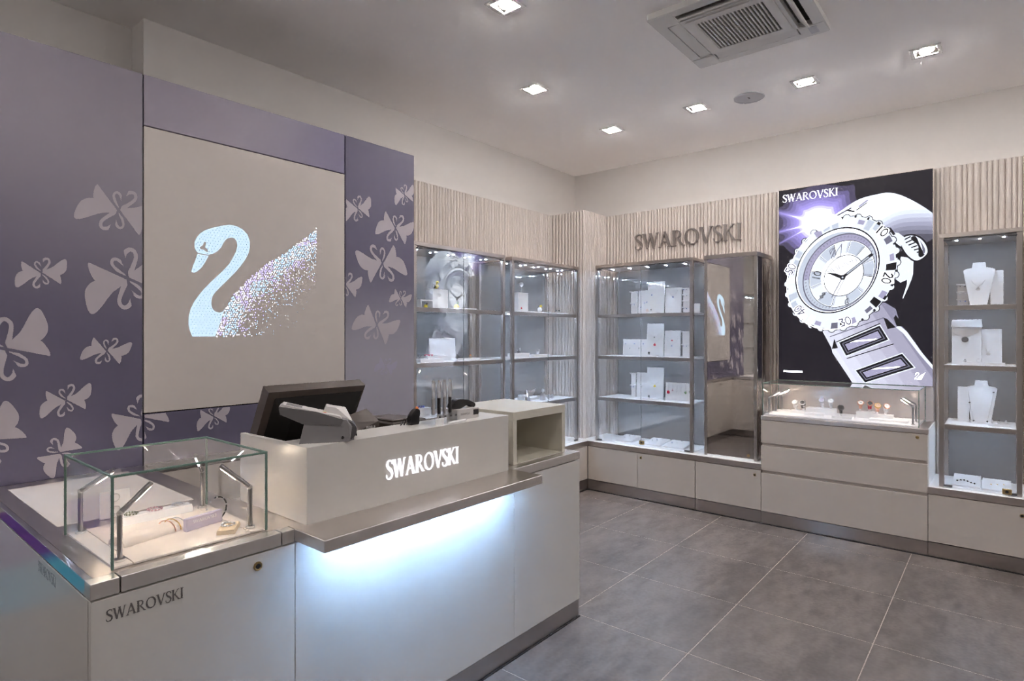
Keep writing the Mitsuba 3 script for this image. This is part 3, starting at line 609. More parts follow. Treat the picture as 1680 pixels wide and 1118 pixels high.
# crown
crown = SP(smooth_poly([(.823, 1.03), (.867, 1.038), (.921, 1.007), (.953, .952), (.958, .907), (.931, .871), (.894, .855), (.856, .878), (.812, .947), (.801, .987)], 50))
add('print_crown', 'black', crown.buffer(.006)); add('print_crown', 'pale', crown.buffer(-.004))
for k in range(7):
    a, b = (.815 + .016 * k, 1.005 - .018 * k), (.860 + .013 * k, 1.028 - .022 * k); add('print_crown', 'black', line(a, b, .008).intersection(crown))
add('print_crown', 'black', SP(smooth_poly([(.875, 1.03), (.905, .985), (.925, .93), (.93, .885), (.915, .88), (.905, .935), (.885, .985), (.862, 1.02)], 30)).intersection(crown)); add('print_crown', 'mid', SP(smooth_poly([(.91, 1.0), (.935, .95), (.94, .91), (.935, .9), (.925, .95)], 20)).intersection(crown))
add('print_guard', 'pale', Polygon([(.735, 1.075), (.79, 1.06), (.83, 1.02), (.80, .96), (.79, .89), (.755, .9), (.74, 1.0)])); add('print_guard', 'black', line((.735, 1.10), (.765, 1.05), .016)); add('print_guard', 'black', line((.80, .93), (.79, .87), .018)); add('print_guard', 'black', line((.765, .99), (.80, .955), .014))
# top lugs
add('print_lug', 'white', Polygon([(.344, 1.207), (.429, 1.262), (.519, 1.300), (.591, 1.337), (.649, 1.262), (.64, 1.15), (.45, 1.13), (.33, 1.17)]))
add('print_lug', 'mid', line((.39, 1.222), (.50, 1.275), .010)); add('print_lug', 'black', line((.47, 1.262), (.52, 1.245), .010)); add('print_lug', 'black', line((.53, 1.252), (.60, 1.300), .007)); add('print_lug', 'lilac', line((.545, 1.275), (.605, 1.318), .012))
# bezel
rb = E(*OUT)
scal = unary_union([rb.buffer(-.008)] + [Point(*Em(*OUT, .968, k * 2 * math.pi / 30)).buffer(.022, 5) for k in range(30)])
add('print_bezel', 'black', scal.buffer(.005)); add('print_bezel', 'pale', scal)
for k in range(36):
    th = k * 2 * math.pi / 36 + .05; dark = math.cos(th - math.radians(75)) > .25   # right flank is darker
    sh = ('lilac', 'black', 'mid', 'pale')[(k * 7) % 4] if dark else ('white', 'mist', 'white', 'mist', 'lilac')[(k * 3) % 5]
    add('print_bezel', sh, pie(OUT, .80 if k % 2 else .86, .965 if k % 3 else .93, th, th + .13))
for k in range(26):
    th = k * 2 * math.pi / 26; add('print_bezel', 'black', pie(OUT, .955, 1.0, th, th + .035 + .03 * (k % 3 == 0)))
add('print_bezel', 'white', E(*OUT, .985).difference(E(*OUT, .965)).intersection(Polygon([(0, 0), (.42, .8), (0, 1.5)]).union(Polygon([(0, 0), (.42, .8), (.7, 0)]))))
NUM = {'50': ((.085, .86), 62), '10': ((.690, 1.085), -40), '20': ((.722, .748), -108), '30': ((.46, .447), 18), '40': ((.150, .535), 130)}
from meshkit import text_mesh
def digits(s, h):
    o, x = [], 0.0
    for ch in s:
        if ch == '0': g = affinity.scale(Point(.3, .5).buffer(.5, 12), .62, 1.0).difference(affinity.scale(Point(.3, .5).buffer(.36, 12), .56, 1.0))
        elif ch == '1': g = sbox(.22, 0, .38, 1)
        elif ch == '2': g = stroke([(.08, .75), (.2, .93), (.4, .92), (.5, .72), (.35, .45), (.08, .08), (.52, .08)], .15)
        elif ch == '3': g = stroke([(.08, .9), (.45, .88), (.25, .55), (.48, .38), (.40, .1), (.08, .08)], .15)
        elif ch == '4': g = stroke([(.42, 0), (.42, .95), (.08, .3), (.55, .3)], .14)
        elif ch == '5': g = stroke([(.5, .92), (.15, .92), (.12, .55), (.42, .52), (.48, .25), (.3, .07), (.08, .1)], .15)
        elif ch == '6': g = stroke([(.45, .92), (.2, .7), (.1, .3), (.3, .07), (.48, .25), (.35, .48), (.12, .4)], .14)
        elif ch == '8': g = stroke([(.3, .5), (.12, .72), (.3, .93), (.48, .72), (.3, .5), (.1, .25), (.3, .07), (.5, .25), (.3, .5)], .13)
        o.append(affinity.translate(g, x, 0)); x += .62
    return affinity.scale(affinity.translate(unary_union(o), -x / 2, -.5), h, h, origin=(0, 0))
for s, (c, a) in NUM.items():
    g = affinity.translate(affinity.rotate(digits(s, .062), a, origin=(0, 0)), *c)
    add('print_bezel', 'white', g.envelope.buffer(.004) if s in ('20',) else g.buffer(.006)); add('print_bezel', 'black' if s in ('20', '10') else 'mid', g)
# crystal ring and dial
add('print_ring', 'black', E(*INN, 1.0)); add('print_ring', 'white', E(*INN, .972)); add('print_ring', 'mist', E((INN[0][0] - .004, INN[0][1] - .01), INN[1], INN[2], .925)); add('print_ring', 'mid', E(*TKO, 1.035))
add('print_dial', 'lilac', E(*TKO, 1.0)); add('print_dial', 'mist', E(*TKO, 1.0).difference(Polygon([(.1, .75), (.42, .80), (.85, 1.2), (.4, 1.4), (.05, 1.1)])))
for k in range(60):
    th = k * math.pi / 30; add('print_tick', 'mid', pie(TKO, .915, .975, th, th + .018, 2))
add('print_dial', 'black', E(*TKI, 1.0)); add('print_dial', 'white', E(*TKI, .982))
for k in range(12):
    th = k * math.pi / 6 + .26; add('print_sector', 'mist' if k % 2 else 'pale', pie(TKI, .62, .975, th, th + .50))
    add('print_mark', 'black', pie(TKI, .64, .97, th - .012, th + .012, 2)); add('print_mark', 'mid', pie(TKI, .62, .93, th + .045, th + .06, 2))
for s, c, a in (('8', (.310, .645), -35), ('6', (.470, .590), 5), ('10', (.270, .795), 75)): add('print_numeral', 'black', affinity.translate(affinity.rotate(digits(s, .055).difference(digits(s, .055).buffer(-.0032)), a, origin=(0, 0)), *c))
add('print_disc', 'black', E(*DSC, 1.02)); add('print_disc', 'white', E(*DSC, .985))
sw = unary_union([Polygon(O3 + O1[:52]).buffer(0), Polygon(O1[34:] + [(.60, 1.40), (.3, 1.38)]).buffer(0)]).buffer(0)
sw = affinity.translate(sw, -.5, -1.65)
add('print_emblem', 'mid', affinity.translate(affinity.scale(affinity.rotate(sw, 20, origin=(0, 0)), .15, .15, origin=(0, 0)).buffer(.001).difference(affinity.scale(affinity.rotate(sw, 20, origin=(0, 0)), .15, .15, origin=(0, 0)).buffer(-.003)), .405, .960))
for g in word(BRAND, .205, .034, 1.0): add('print_dial_letters', 'mid', affinity.translate(affinity.rotate(g, 24, origin=(0, 0)), .352, .800))
ctr = (.442, .771)
add('print_hand', 'black', line(ctr, (.632, .927), .020)); add('print_hand', 'mist', line((.47, .795), (.61, .909), .008)); add('print_hand', 'black', Polygon([(.335, .813), (.39, .806), (.44, .785), (.43, .762), (.36, .80)])); add('print_hand', 'mid', line(ctr, (.370, .625), .006)); add('print_hand', 'mid', line((.455, .76), (.395, .63), .004)); add('print_hand', 'black', Point(*ctr).buffer(.019)); add('print_hand', 'mist', Point(*ctr).buffer(.007))
# flare core over the bezel, writing, emblem
add('print_flare', 'white', SP(smooth_poly([(.25, 1.20), (.30, 1.245), (.40, 1.235), (.44, 1.20), (.36, 1.16), (.28, 1.13)], 40)))
for g in word(BRAND, .383, .058, 1.15): add('print_title_letter', 'white', affinity.translate(g, .028, 1.3795))
add('print_small_print', 'white', sbox(.033, .058, .170, .073))
add('print_swan', 'white', affinity.translate(affinity.scale(sw, .095, .095, origin=(0, 0)), .912, .066))
SHADE = {'black': (.002, .002, .0025), 'mid': (.043, .043, .06), 'lilac': (.107, .103, .15), 'mist': (.155, .172, .205), 'pale': (.235, .255, .295), 'white': (.56, .59, .64)}
def lerp3(a, b, t): return tuple(x + (y - x) * t for x, y in zip(a, b))
# soft print gradients as steps of tone: the flare, the strap's sheen, the bracelet's sheen
FLC = (.275, 1.194)
def core(r, th):
    g = math.exp(-r * 9.0) * 1.5 + math.exp(-r * 24) * 2.0; ray = 0.0
    for d, w, s_ in ((math.atan2(-.039, -.268), .030, .75), (math.atan2(.103, -.254), .05, .75), (math.atan2(-.126, -.261), .022, .5), (math.atan2(.14, -.13), .10, .16), (math.atan2(.12, .12), .14, .2)):
        q = abs((th - d + math.pi) % (2 * math.pi) - math.pi); ray += math.exp(-q / w) * math.exp(-r * 4.2) * s_
    return g * .75 + ray
def flare_shape(level):
    P = []
    for th in np.unique(np.r_[np.linspace(-math.pi, math.pi, 90), [math.atan2(b, a) + o for a, b in ((-.268, -.039), (-.254, .103), (-.261, -.126)) for o in (-.05, -.025, -.01, 0, .01, .025, .05)]]):
        lo, hi = 0.0, 1.2
        for _ in range(22):
            m_ = (lo + hi) / 2; lo, hi = (m_, hi) if core(m_, th) > level else (lo, m_)
        P.append((FLC[0] + lo * math.cos(th), FLC[1] + lo * math.sin(th)))
    return Polygon(P).buffer(0)
FL = []
for i, lv in enumerate((.09, .13, .17, .22, .28, .35, .43, .53, .65, .80, 1.0)):
    t_ = i / 10; c = lerp3((.020, .017, .033), (.13, .11, .28), min(1, t_ / .55)) if t_ < .55 else lerp3((.13, .11, .28), (.75, .82, .95), (t_ - .55) / .45)
    SHADE[f'flare{i}'] = c; FL.append(('print_flare_glow', f'flare{i}', flare_shape(lv)))
SHADE['ground'] = (.0027, .0023, .004)
ST = []
for i in range(10):
    t_ = (i + .5) / 10; c = lerp3((.36, .40, .45), (.115, .118, .16), t_ / .6) if t_ < .6 else lerp3((.115, .118, .16), (.015, .014, .02), (t_ - .6) / .4)
    aa = np.linspace(.2, 1.0, 24); bb = 1.30 - .28 * i / 10 - .12 * (aa - .85) - .10 * np.exp(-((aa - .62) / .12) ** 2)
    SHADE[f'strap{i}'] = c; ST.append(('print_strap', f'strap{i}', strap.intersection(Polygon(np.r_[np.c_[aa, bb], [[1.0, .8], [.2, .8]]])) if i else strap))
BR = []
for i in range(8):
    u = (i + .5) / 8; c = lerp3((.25, .262, .305), (.135, .132, .17), u / .7) if u < .7 else lerp3((.135, .132, .17), (.06, .058, .087), (u - .7) / .3); s0 = -.30 + .66 * i / 8
    q = np.array([.55, .25]) + np.array([.86, .5]) * s0; e = np.array([-.5, .86]); SHADE[f'brace{i}'] = c
    BR.append(('print_bracelet', f'brace{i}', brace.intersection(Polygon([q + e * 2, q - e * 2, q - e * 2 + np.array([.86, .5]) * 2, q + e * 2 + np.array([.86, .5]) * 2])) if i else brace))
L2 = []
for it in L: L2 += {'strap': ST, 'brace': BR}.get(it[1], [it] + (FL if it[1] == 'ground' else []))
L = L2
shapes, above = {}, Polygon()
for name, shade, g in reversed(L):
    vis = g.intersection(page).difference(above)
    above = above.union(g).buffer(0)
    if vis.area > 1e-7: shapes.setdefault((name, shade), []).append(vis)
for (name, shade), gs in reversed(list(shapes.items())):
    m = on_B(unary_union([q for g in gs for q in polys(g) if q.area > 2e-7]), PX, .0012, PYL, PZ0)
    np_ = sum(1 for g in gs for q in polys(g) if q.area > 2e-7)
    if m is not None: part(t, name, m, 'print_black', kind='stuff' if np_ > 1 else None, **emit([L_POSTER * c for c in SHADE[shade]], .006))

# ================================================================ glass show cases with little spot lamps
def sheet(par, P, name='glass_pane'): return part(par, name, trimesh.Trimesh(np.array(P, float), [(0, 1, 2), (0, 2, 3)], process=False), 'glass')
def case_glass(t, x0, x1, y0, y1, z0, z1, e=.006):
    sheet(t, [(x0, y0, z0), (x1, y0, z0), (x1, y0, z1), (x0, y0, z1)]); sheet(t, [(x0, y1, z0), (x0, y1, z1), (x1, y1, z1), (x1, y1, z0)])
    sheet(t, [(x0, y0, z0), (x0, y0, z1), (x0, y1, z1), (x0, y1, z0)]); sheet(t, [(x1, y0, z0), (x1, y1, z0), (x1, y1, z1), (x1, y0, z1)])
    sheet(t, [(x0, y0, z1), (x1, y0, z1), (x1, y1, z1), (x0, y1, z1)], 'glass_lid')
    for x in (x0, x1):
        for y in (y0, y1): part(t, 'glass_edge', bx(x - e / 2, x + e / 2, y - e / 2, y + e / 2, z0, z1, .001), 'glass_edge')
    for a in ((x0, x1, y0, y0), (x0, x1, y1, y1), (x0, x0, y0, y1), (x1, x1, y0, y1)): part(t, 'lid_edge', bx(a[0] - e / 2, a[1] + e / 2, a[2] - e / 2, a[3] + e / 2, z1 - e * .4, z1 + e * .6, .001), 'glass_edge')
def spot_arm(lab, base, h, head_to, ln, grp, lit=1.0, r=.0062):
    t = thing('case_lamp', lab, 'spot lamp', grp); b = np.array(base, float); top = b + (0, 0, h)
    part(t, 'foot', cyl(b, b + (0, 0, .006), .013, 20), 'chrome', smooth=40); part(t, 'stem', cyl(b + (0, 0, .006), top, r, 14), 'chrome_dark', smooth=40)
    d = np.array(head_to, float); d /= np.linalg.norm(d); tip = top + d * ln
    part(t, 'joint', ball(top, r * 1.15, 2), 'chrome', smooth=True); part(t, 'head', cyl(top + d * .004, tip, r * 1.08, 16), 'chrome_dark', smooth=40)
    # the light sits under the head's outer half, facing the goods below
    n = np.cross(d, np.cross((0, 0, -1.0), d)); n /= np.linalg.norm(n)
    a, c = top + d * ln * .45 + n * r * 1.05, top + d * ln * .93 + n * r * 1.05; s = np.cross(d, n) * r * .38
    part(t, 'lamp_window', hull([a + s, a - s, c + s, c - s, a + s + n * .001, a - s + n * .001, c + s + n * .001, c - s + n * .001]), 'black', **emit([L_CASE * lit * q for q in C_CASE], .2))
    return t
# on the counter
gt = thing('glass_show_case', 'glass show case with greenish edges on the left end of the counter', 'show case')
GX0, GX1, GY0, GY1, GZ0, GZ1 = .480, .867, 1.655, 2.052, .8105, 1.036
case_glass(gt, GX0, GX1, GY0, GY1, GZ0, GZ1)
fl = [(GX0 + .004, .5255), (.5275, .8225), (.8245, GX1 - .004)]
for i, (a, b) in enumerate(fl): part(gt, 'floor_plate', bx(a, b, GY0 + .004, GY1 - .004, GZ0, GZ0 + .005, .0006), 'laminate')
zf = GZ0 + .0055
spot_arm('chrome case lamp at the near left corner of counter show case', (.508, 1.697, zf), .118, (.78, .33, .52), .105, 'chrome case lamps on the counter', .12)
spot_arm('chrome case lamp at the far left corner of counter show case', (.508, 2.02, zf), .118, (.62, -.55, .56), .105, 'chrome case lamps on the counter', .35)
spot_arm('brightly lit chrome case lamp at the far right corner of counter show case', (.838, 2.015, zf), .118, (-.45, -.62, .64), .105, 'chrome case lamps on the counter', 2.6)
spot_arm('chrome case lamp at the near right corner of counter show case', (.840, 1.697, zf), .118, (-.62, .32, .62), .105, 'chrome case lamps on the counter', .3)
# goods in the counter case
def gems(c, R, n, r, m, par, axis=(0, 0, 1), name='stone', tilt=0):
    A = trimesh.geometry.align_vectors([0, 0, 1], np.array(axis, float) / np.linalg.norm(axis))[:3, :3]
    g = []
    for k in range(n):
        a = 2 * math.pi * k / n; g.append(ball(np.array(c) + A @ np.array([R * math.cos(a), R * math.sin(a), 0]), r, 1))
    return part(par, name, g, m)
def bangle(lab, c, R, m, gem=None, cat='bracelet', grp=None, axis=(0, 0, 1), r=.0022, n=14, gr=.0042):
    t = thing('bracelet', lab, cat, grp); part(t, 'band', ring(c, R, r, axis, 28, 6), m, smooth=True)
    if gem: gems(c, R, n, gr, gem, t, axis)
    return t
pl = solo('display_plinth', 'long low white sloping plinth across the back of counter show case', 'plinth', hull([(.60, 1.99, zf), (.80, 1.99, zf), (.80, 2.035, zf), (.60, 2.035, zf), (.60, 2.0, zf + .022), (.80, 2.0, zf + .022), (.80, 2.035, zf + .022), (.60, 2.035, zf + .022)]), 'white_board')
bangle('dark bracelet with olive stones on the white plinth, leftmost of three', (.634, 2.017, zf + .0265), .016, 'silver', 'olive_stone', n=12, gr=.003)
bangle('silver bracelet with pink stones on the white plinth, middle of three', (.698, 2.017, zf + .0265), .019, 'silver', 'pink_stone', n=14, gr=.003)
bangle('clear crystal bracelet on the white plinth, rightmost of three', (.765, 2.017, zf + .0265), .017, 'silver', 'crystal', n=14, gr=.003)
t = thing('bangle_stand', 'long cream half-round bangle rest lying in the counter show case', 'bangle stand')
a = np.linspace(0, math.pi, 13); prof = Polygon([(.036 * math.cos(q), .022 * math.sin(q)) for q in a]); m = trimesh.creation.extrude_polygon(prof, .20, engine='earcut')
m.apply_transform(np.array([[0, 0, 1, .535], [1, 0, 0, 0], [0, 1, 0, zf], [0, 0, 0, 1.]])); R = trimesh.transformations.rotation_matrix(math.radians(14), (0, 0, 1), (.63, 0, 0)); m.apply_transform(R); m.apply_translation((0, 1.845, 0)); part(t, 'body', m, 'laminate', smooth=35)
for k, mm in enumerate(('rose_gold', 'gold', 'silver')):
    q = np.linspace(0, math.pi, 16); x = .675 + .016 * k; P = np.c_[np.full(16, 0) + .0, .039 * np.cos(q), .025 * np.sin(q) + .002]; c, s = math.cos(math.radians(14)), math.sin(math.radians(14))
    P = np.c_[x + -s * P[:, 1], 1.858 + .004 * k + c * P[:, 1], zf + P[:, 2]]
    solo('bangle', f'thin {("rose gold", "yellow gold", "silver")[k]} bangle over the cream rest, {("left", "middle", "right")[k]} of three', 'bangle', tube(P, .0013, 6), mm, smooth=True)
t = thing('name_block', 'small lilac lettered block standing in the counter show case', 'sign block')
XF.append(trimesh.transformations.translation_matrix((.757, 1.813, zf)) @ trimesh.transformations.rotation_matrix(math.radians(13), (0, 0, 1)))
part(t, 'block', bx(-.058, .058, -.007, .007, 0, .036, .001), 'lilac_card')
for g in word(BRAND, .075, .0085, .9): part(t, 'letter', on_A(affinity.translate(g, -.038, .020), -.0071, .0006), 'white_board')
XF.pop()
solo('display_tray', 'square cream tray in front of the lilac block', 'tray', hull([np.array(p) for p in [(.745, 1.70, zf), (.785, 1.675, zf), (.835, 1.745, zf), (.795, 1.775, zf), (.747, 1.702, zf + .011), (.785, 1.679, zf + .011), (.831, 1.745, zf + .011), (.795, 1.771, zf + .011)]]), 'cream_wood')
bangle('crystal bracelet with dark beads on the square cream tray', (.790, 1.728, zf + .0155), .017, 'silver', 'crystal', n=13, gr=.0034)
t = thing('bead_bracelet', 'dark leather bracelet standing upright behind the lilac block', 'bracelet')
part(t, 'cord', ring((.805, 1.835, zf + .0375), .034, .0024, (-.25, 1, 0), 26, 6, arc=math.pi * 1.12, start=-.20), 'black_soft', smooth=True)
gems((.805, 1.835, zf + .0375), .034, 9, .0034, 'silver', t, (-.25, 1, 0), 'bead')
t = thing('ring_card', 'clear acrylic card with two rings beyond the left glass of the show case', 'display card')
part(t, 'card', bx(.585, .665, 2.13, 2.133, .8112, .895), 'white_board'); part(t, 'ring', ring((.625, 2.128, .873), .012, .0016, (0, 1, 0), 18), 'silver', smooth=True); part(t, 'ring', ring((.627, 2.128, .834), .012, .0016, (0, 1, 0), 18), 'silver', smooth=True)

# on the drawers
ct = thing('watch_show_case', 'long low glass show case with watches on the drawers, under the poster', 'show case')
case_glass(ct, 4.505, 4.893, .418, 1.362, .7895, 1.026, .004)
part(ct, 'floor_plate', bx(4.512, 4.888, .425, 1.355, .7895, .8015, .001), 'white_board'); part(ct, 'back_board', bx(4.9, 4.940, .372, 1.370, .7895, 1.026), 'back_warm')
zw = .802
for lab, y, x, hd, lit in [('chrome case lamp at the near left of watch show case', 1.335, 4.56, (.35, -.75, .56), .5), ('chrome case lamp behind the near left one in the watch show case', 1.325, 4.70, (-.2, -.8, .56), .9), ('chrome case lamp at the far left of watch show case', 1.325, 4.85, (-.4, -.7, .56), .5),
                           ('chrome case lamp at the near right of watch show case', .455, 4.56, (.30, .78, .52), .6), ('chrome case lamp behind the near right one in the watch show case', .452, 4.70, (-.15, .80, .52), 1.0)]:
    spot_arm(lab, (x, y, zw), .115, hd, .085, 'chrome case lamps in the watch show case', lit, .0055)
def plinth_b(lab, x0, x1, y0, y1, z0, z1, m='white_board'): return solo('display_plinth', lab, 'plinth', bx(x0, x1, y0, y1, z0, z1, .001), m)
plinth_b('long pale plinth at the back left of watch show case', 4.72, 4.80, .935, 1.125, zw, zw + .043); plinth_b('low pale plinth at the far left of watch show case', 4.69, 4.75, 1.13, 1.222, zw, zw + .020)
plinth_b('low pale plinth in front of the back left one', 4.63, 4.69, .985, 1.115, zw, zw + .018); plinth_b('flat pale plinth at the front middle of watch show case', 4.57, 4.63, .80, .925, zw, zw + .016)
plinth_b('pale plinth right of the middle in the watch show case', 4.71, 4.77, .692, .80, zw, zw + .044); plinth_b('pale plinth third from the right, lower one', 4.68, 4.74, .580, .690, zw, zw + .036); plinth_b('long flat pale plinth at the front right of watch show case', 4.60, 4.66, .485, .705, zw, zw + .014)
def watch(lab, x, y, z, case, face, strap, turn=0.0, s=1.0):
    t = thing('wristwatch', lab, 'watch')
    XF.append(trimesh.transformations.translation_matrix((x, y, z)) @ trimesh.transformations.rotation_matrix(math.radians(turn), (0, 0, 1)) @ np.diag([s, s, s, 1]))
    part(t, 'cuff', cyl((.006, 0, .001), (.006, 0, .03), .0075, 12, .005), 'white_board', smooth=40)
    d = np.array([-.8, 0, .6]); c = np.array([-.016, 0, .052])
    q = np.linspace(.5, 2 * math.pi - .5, 22); e1 = np.array([.6, 0, .8]); cc = c - d * .020
    P = np.array([cc + d * (.020 * math.cos(a)) + e1 * (.025 * math.sin(a)) for a in q])
    st = trimesh.util.concatenate([tube(P + np.array([0, o, 0]), .0024, 6) for o in (-.0055, 0, .0055)]); part(t, 'strap', st, strap, smooth=True)
    part(t, 'case', cyl(c - d * .004, c + d * .004, .0175, 24), case, smooth=40); part(t, 'bezel', ring(c + d * .004, .0155, .0024, d, 24, 6), case, smooth=True); part(t, 'dial', cyl(c + d * .0040, c + d * .0046, .0135, 24), face)
    part(t, 'hands', [tube([c + d * .0055, c + d * .0055 + np.array([.004, .006, .006])], .0006, 4), tube([c + d * .0055, c + d * .0055 + np.array([.001, -.007, .002])], .0006, 4)], 'black'); part(t, 'crown', cyl(c + np.array([0, -.017, 0]), c + np.array([0, -.021, 0]), .0025, 10), case)
    XF.pop(); return t
WT = [('silver watch with a pale dial, leftmost in the watch show case', 4.72, 1.193, zw + .020, 'silver', 'white_board', 'silver'), ('dark watch second from the left in the watch show case', 4.72, 1.142, zw + .020, 'silver', 'dark_plastic', 'dark_plastic'),
      ('silver watch with a violet dial on the long back plinth', 4.755, 1.022, zw + .043, 'silver', 'lilac_card', 'silver'), ('large bright silver watch on the right of the long back plinth', 4.755, .966, zw + .043, 'silver', 'white_glow', 'silver'),
      ('all black watch on the front middle plinth', 4.60, .872, zw + .016, 'dark_plastic', 'black', 'black'), ('rose gold watch with a white strap, left on the middle right plinth', 4.74, .778, zw + .044, 'rose_gold', 'white_glow', 'rose_gold'),
      ('watch with a dark red strap, right on the middle right plinth', 4.74, .722, zw + .044, 'rose_gold', 'dark_plastic', 'red_stone'), ('golden watch low in front of the dark red one', 4.705, .672, zw + .036, 'gold', 'peach', 'rose_gold'), ('white strapped rose watch, rightmost in the watch show case', 4.71, .622, zw + .036, 'rose_gold', 'white_board', 'white_board')]
for i, w in enumerate(WT): watch(*w, turn=-8 + 4 * i, s=1.12)

# ================================================================ till: monitor, card terminal, pen stand
t = thing('till_monitor', 'black till monitor seen from behind, leaning on its stand in the till box', 'monitor')
XF.append(trimesh.transformations.translation_matrix((1.190, 2.030, .935)) @ trimesh.transformations.rotation_matrix(math.radians(29), (1, 0, 0)))
# local: x width, -y towards the customers (back of the screen), z up
bk = hull([(-.198, -.012, .0), (.188, -.012, .0), (-.198, -.012, .295), (.188, -.012, .295), (-.198, .030, .0), (.188, .030, .0), (-.198, .030, .295), (.188, .030, .295)])
part(t, 'shell', bk, 'pos_case', label='dark brown outer frame')
part(t, 'back_cover', hull([(-.170, -.013, .02), (.180, -.013, .02), (-.170, -.013, .270), (.180, -.013, .270), (-.11, -.05, .03), (.15, -.05, .03), (-.11, -.05, .20), (.15, -.05, .20)]), 'pos_back')
part(t, 'screen', bx(-.18, .18, .0302, .0312, .03, .27), 'black_gloss')
part(t, 'rear_bump', hull([(-.03, -.05, .02), (.14, -.05, .02), (-.02, -.05, .17), (.13, -.05, .17), (-.015, -.085, .03), (.12, -.085, .03), (-.005, -.075, .14), (.11, -.075, .14)]), 'pos_back')
part(t, 'badge', on_A(affinity.translate(unary_union(word(BRAND, .052, .009, 1.2)), .005, .175), -.0505, .0006), 'badge_blue')
part(t, 'vent', [bx(.02 + .014 * k, .028 + .014 * k, -.0512, -.0498, .045, .10) for k in range(6)], 'black_soft')
XF.pop()
part(t, 'stand', hull([(1.16, 1.80, .8565), (1.40, 1.78, .8565), (1.16, 1.94, .8565), (1.40, 1.94, .8565), (1.20, 1.80, 1.00), (1.375, 1.790, 1.06), (1.20, 1.87, 1.06), (1.37, 1.86, 1.10)]), 'pos_case')
ib = text_mesh('IBM', .015, .0012, bold=True); ib.apply_transform(np.array([[1, 0, 0, 1.315], [0, 0, -1, 1.7880], [0, 1, 0, 1.030], [0, 0, 0, 1.]])); part(t, 'letters', ib, 'light_plastic')
part(t, 'foot', bx(1.02, 1.41, 1.775, 1.99, .8452, .856, .004), 'pos_case')
solo('keyboard', 'flat black keyboard lying behind the till box front, right of the monitor', 'keyboard', [bx(1.42, 1.62, 1.80, 1.95, .8452, .87, .004)] + [bx(1.43 + .019 * i, 1.446 + .019 * i, 1.81 + .027 * j, 1.832 + .027 * j, .869, .876, .002) for i in range(10) for j in range(5)], 'dark_plastic')
solo('receipt_printer', 'low black box with a flat lid behind the till box front', 'receipt printer', [bx(1.425, 1.60, 1.775, 1.95, .8771, 1.047, .006), bx(1.435, 1.54, 1.785, 1.94, 1.047, 1.056, .004)], 'pos_case')
# card terminal
t = thing('card_terminal', 'grey card payment terminal on the corner of the till box', 'card terminal')
P0 = np.array([1.062, 1.668, PZ + .0002]); ang = math.radians(-33)
XF.append(trimesh.transformations.translation_matrix(P0) @ trimesh.transformations.rotation_matrix(ang, (0, 0, 1)))
# local: x along its length (printer end at +x), y depth, z up
part(t, 'base', hull([(-.070, -.040, 0), (.078, -.040, 0), (-.070, .040, 0), (.078, .040, 0), (-.058, -.042, .050), (.080, -.042, .052), (-.058, .042, .050), (.080, .042, .052), (.095, -.032, .004), (.095, .032, .004), (.097, -.034, .045), (.097, .034, .045), (-.050, -.041, .078), (-.050, .041, .078), (.070, -.041, .070), (.070, .041, .070)]), 'grey_plastic')
part(t, 'handset', hull([(-.128, -.044, .118), (-.128, .044, .118), (-.125, -.044, .094), (-.125, .044, .094), (-.060, -.044, .062), (-.060, .044, .062), (.055, -.044, .052), (.055, .044, .052), (.062, -.044, .070), (.062, .044, .070), (-.02, -.044, .098), (-.02, .044, .098)]), 'mid_plastic')
part(t, 'top_cover', hull([(-.127, -.040, .1185), (-.127, .040, .1185), (-.118, -.040, .124), (-.118, .040, .124), (.052, -.040, .080), (.052, .040, .080), (.058, -.040, .072), (.058, .040, .072)]), 'light_plastic')
part(t, 'display', hull([(-.108, -.026, .1208), (-.108, .026, .1208), (-.062, -.026, .1089), (-.062, .026, .1089), (-.108, -.026, .1222), (-.108, .026, .1222), (-.062, -.026, .1103), (-.062, .026, .1103)]), 'grey_plastic')
for i in range(3):
    for j in range(4):
        x = -.045 + j * .017; z = .0985 - (j * .017 + .0) * .258; y = -.020 + .020 * i
        part(t, 'key', hull([(x - .005, y - .006, z + .004), (x + .005, y - .006, z + .0014), (x - .005, y + .006, z + .004), (x + .005, y + .006, z + .0014), (x - .005, y - .006, z + .008), (x + .005, y - .006, z + .0054), (x - .005, y + .006, z + .008), (x + .005, y + .006, z + .0054)]), ('red_stone', 'yellow_stone', 'green_stone')[i] if j == 3 else 'light_plastic')
part(t, 'paper_lid', hull([(.0, .0, .088), (.045, -.0, .078), (.0, .046, .088), (.095, .046, .050), (.01, .004, .108), (.04, .004, .104), (.01, .044, .112), (.07, .044, .100), (.092, .005, .055)]), 'light_plastic')
part(t, 'paper_cylinder', cyl((.073, -.038, .034), (.073, .038, .034), .030, 24), 'dark_plastic', smooth=40)
part(t, 'slot', bx(.100, .1045, -.02, .02, .014, .020), 'black'); part(t, 'screw', cyl((.060, -.0425, .014), (.060, -.0405, .014), .0045, 12), 'black')
XF.pop()
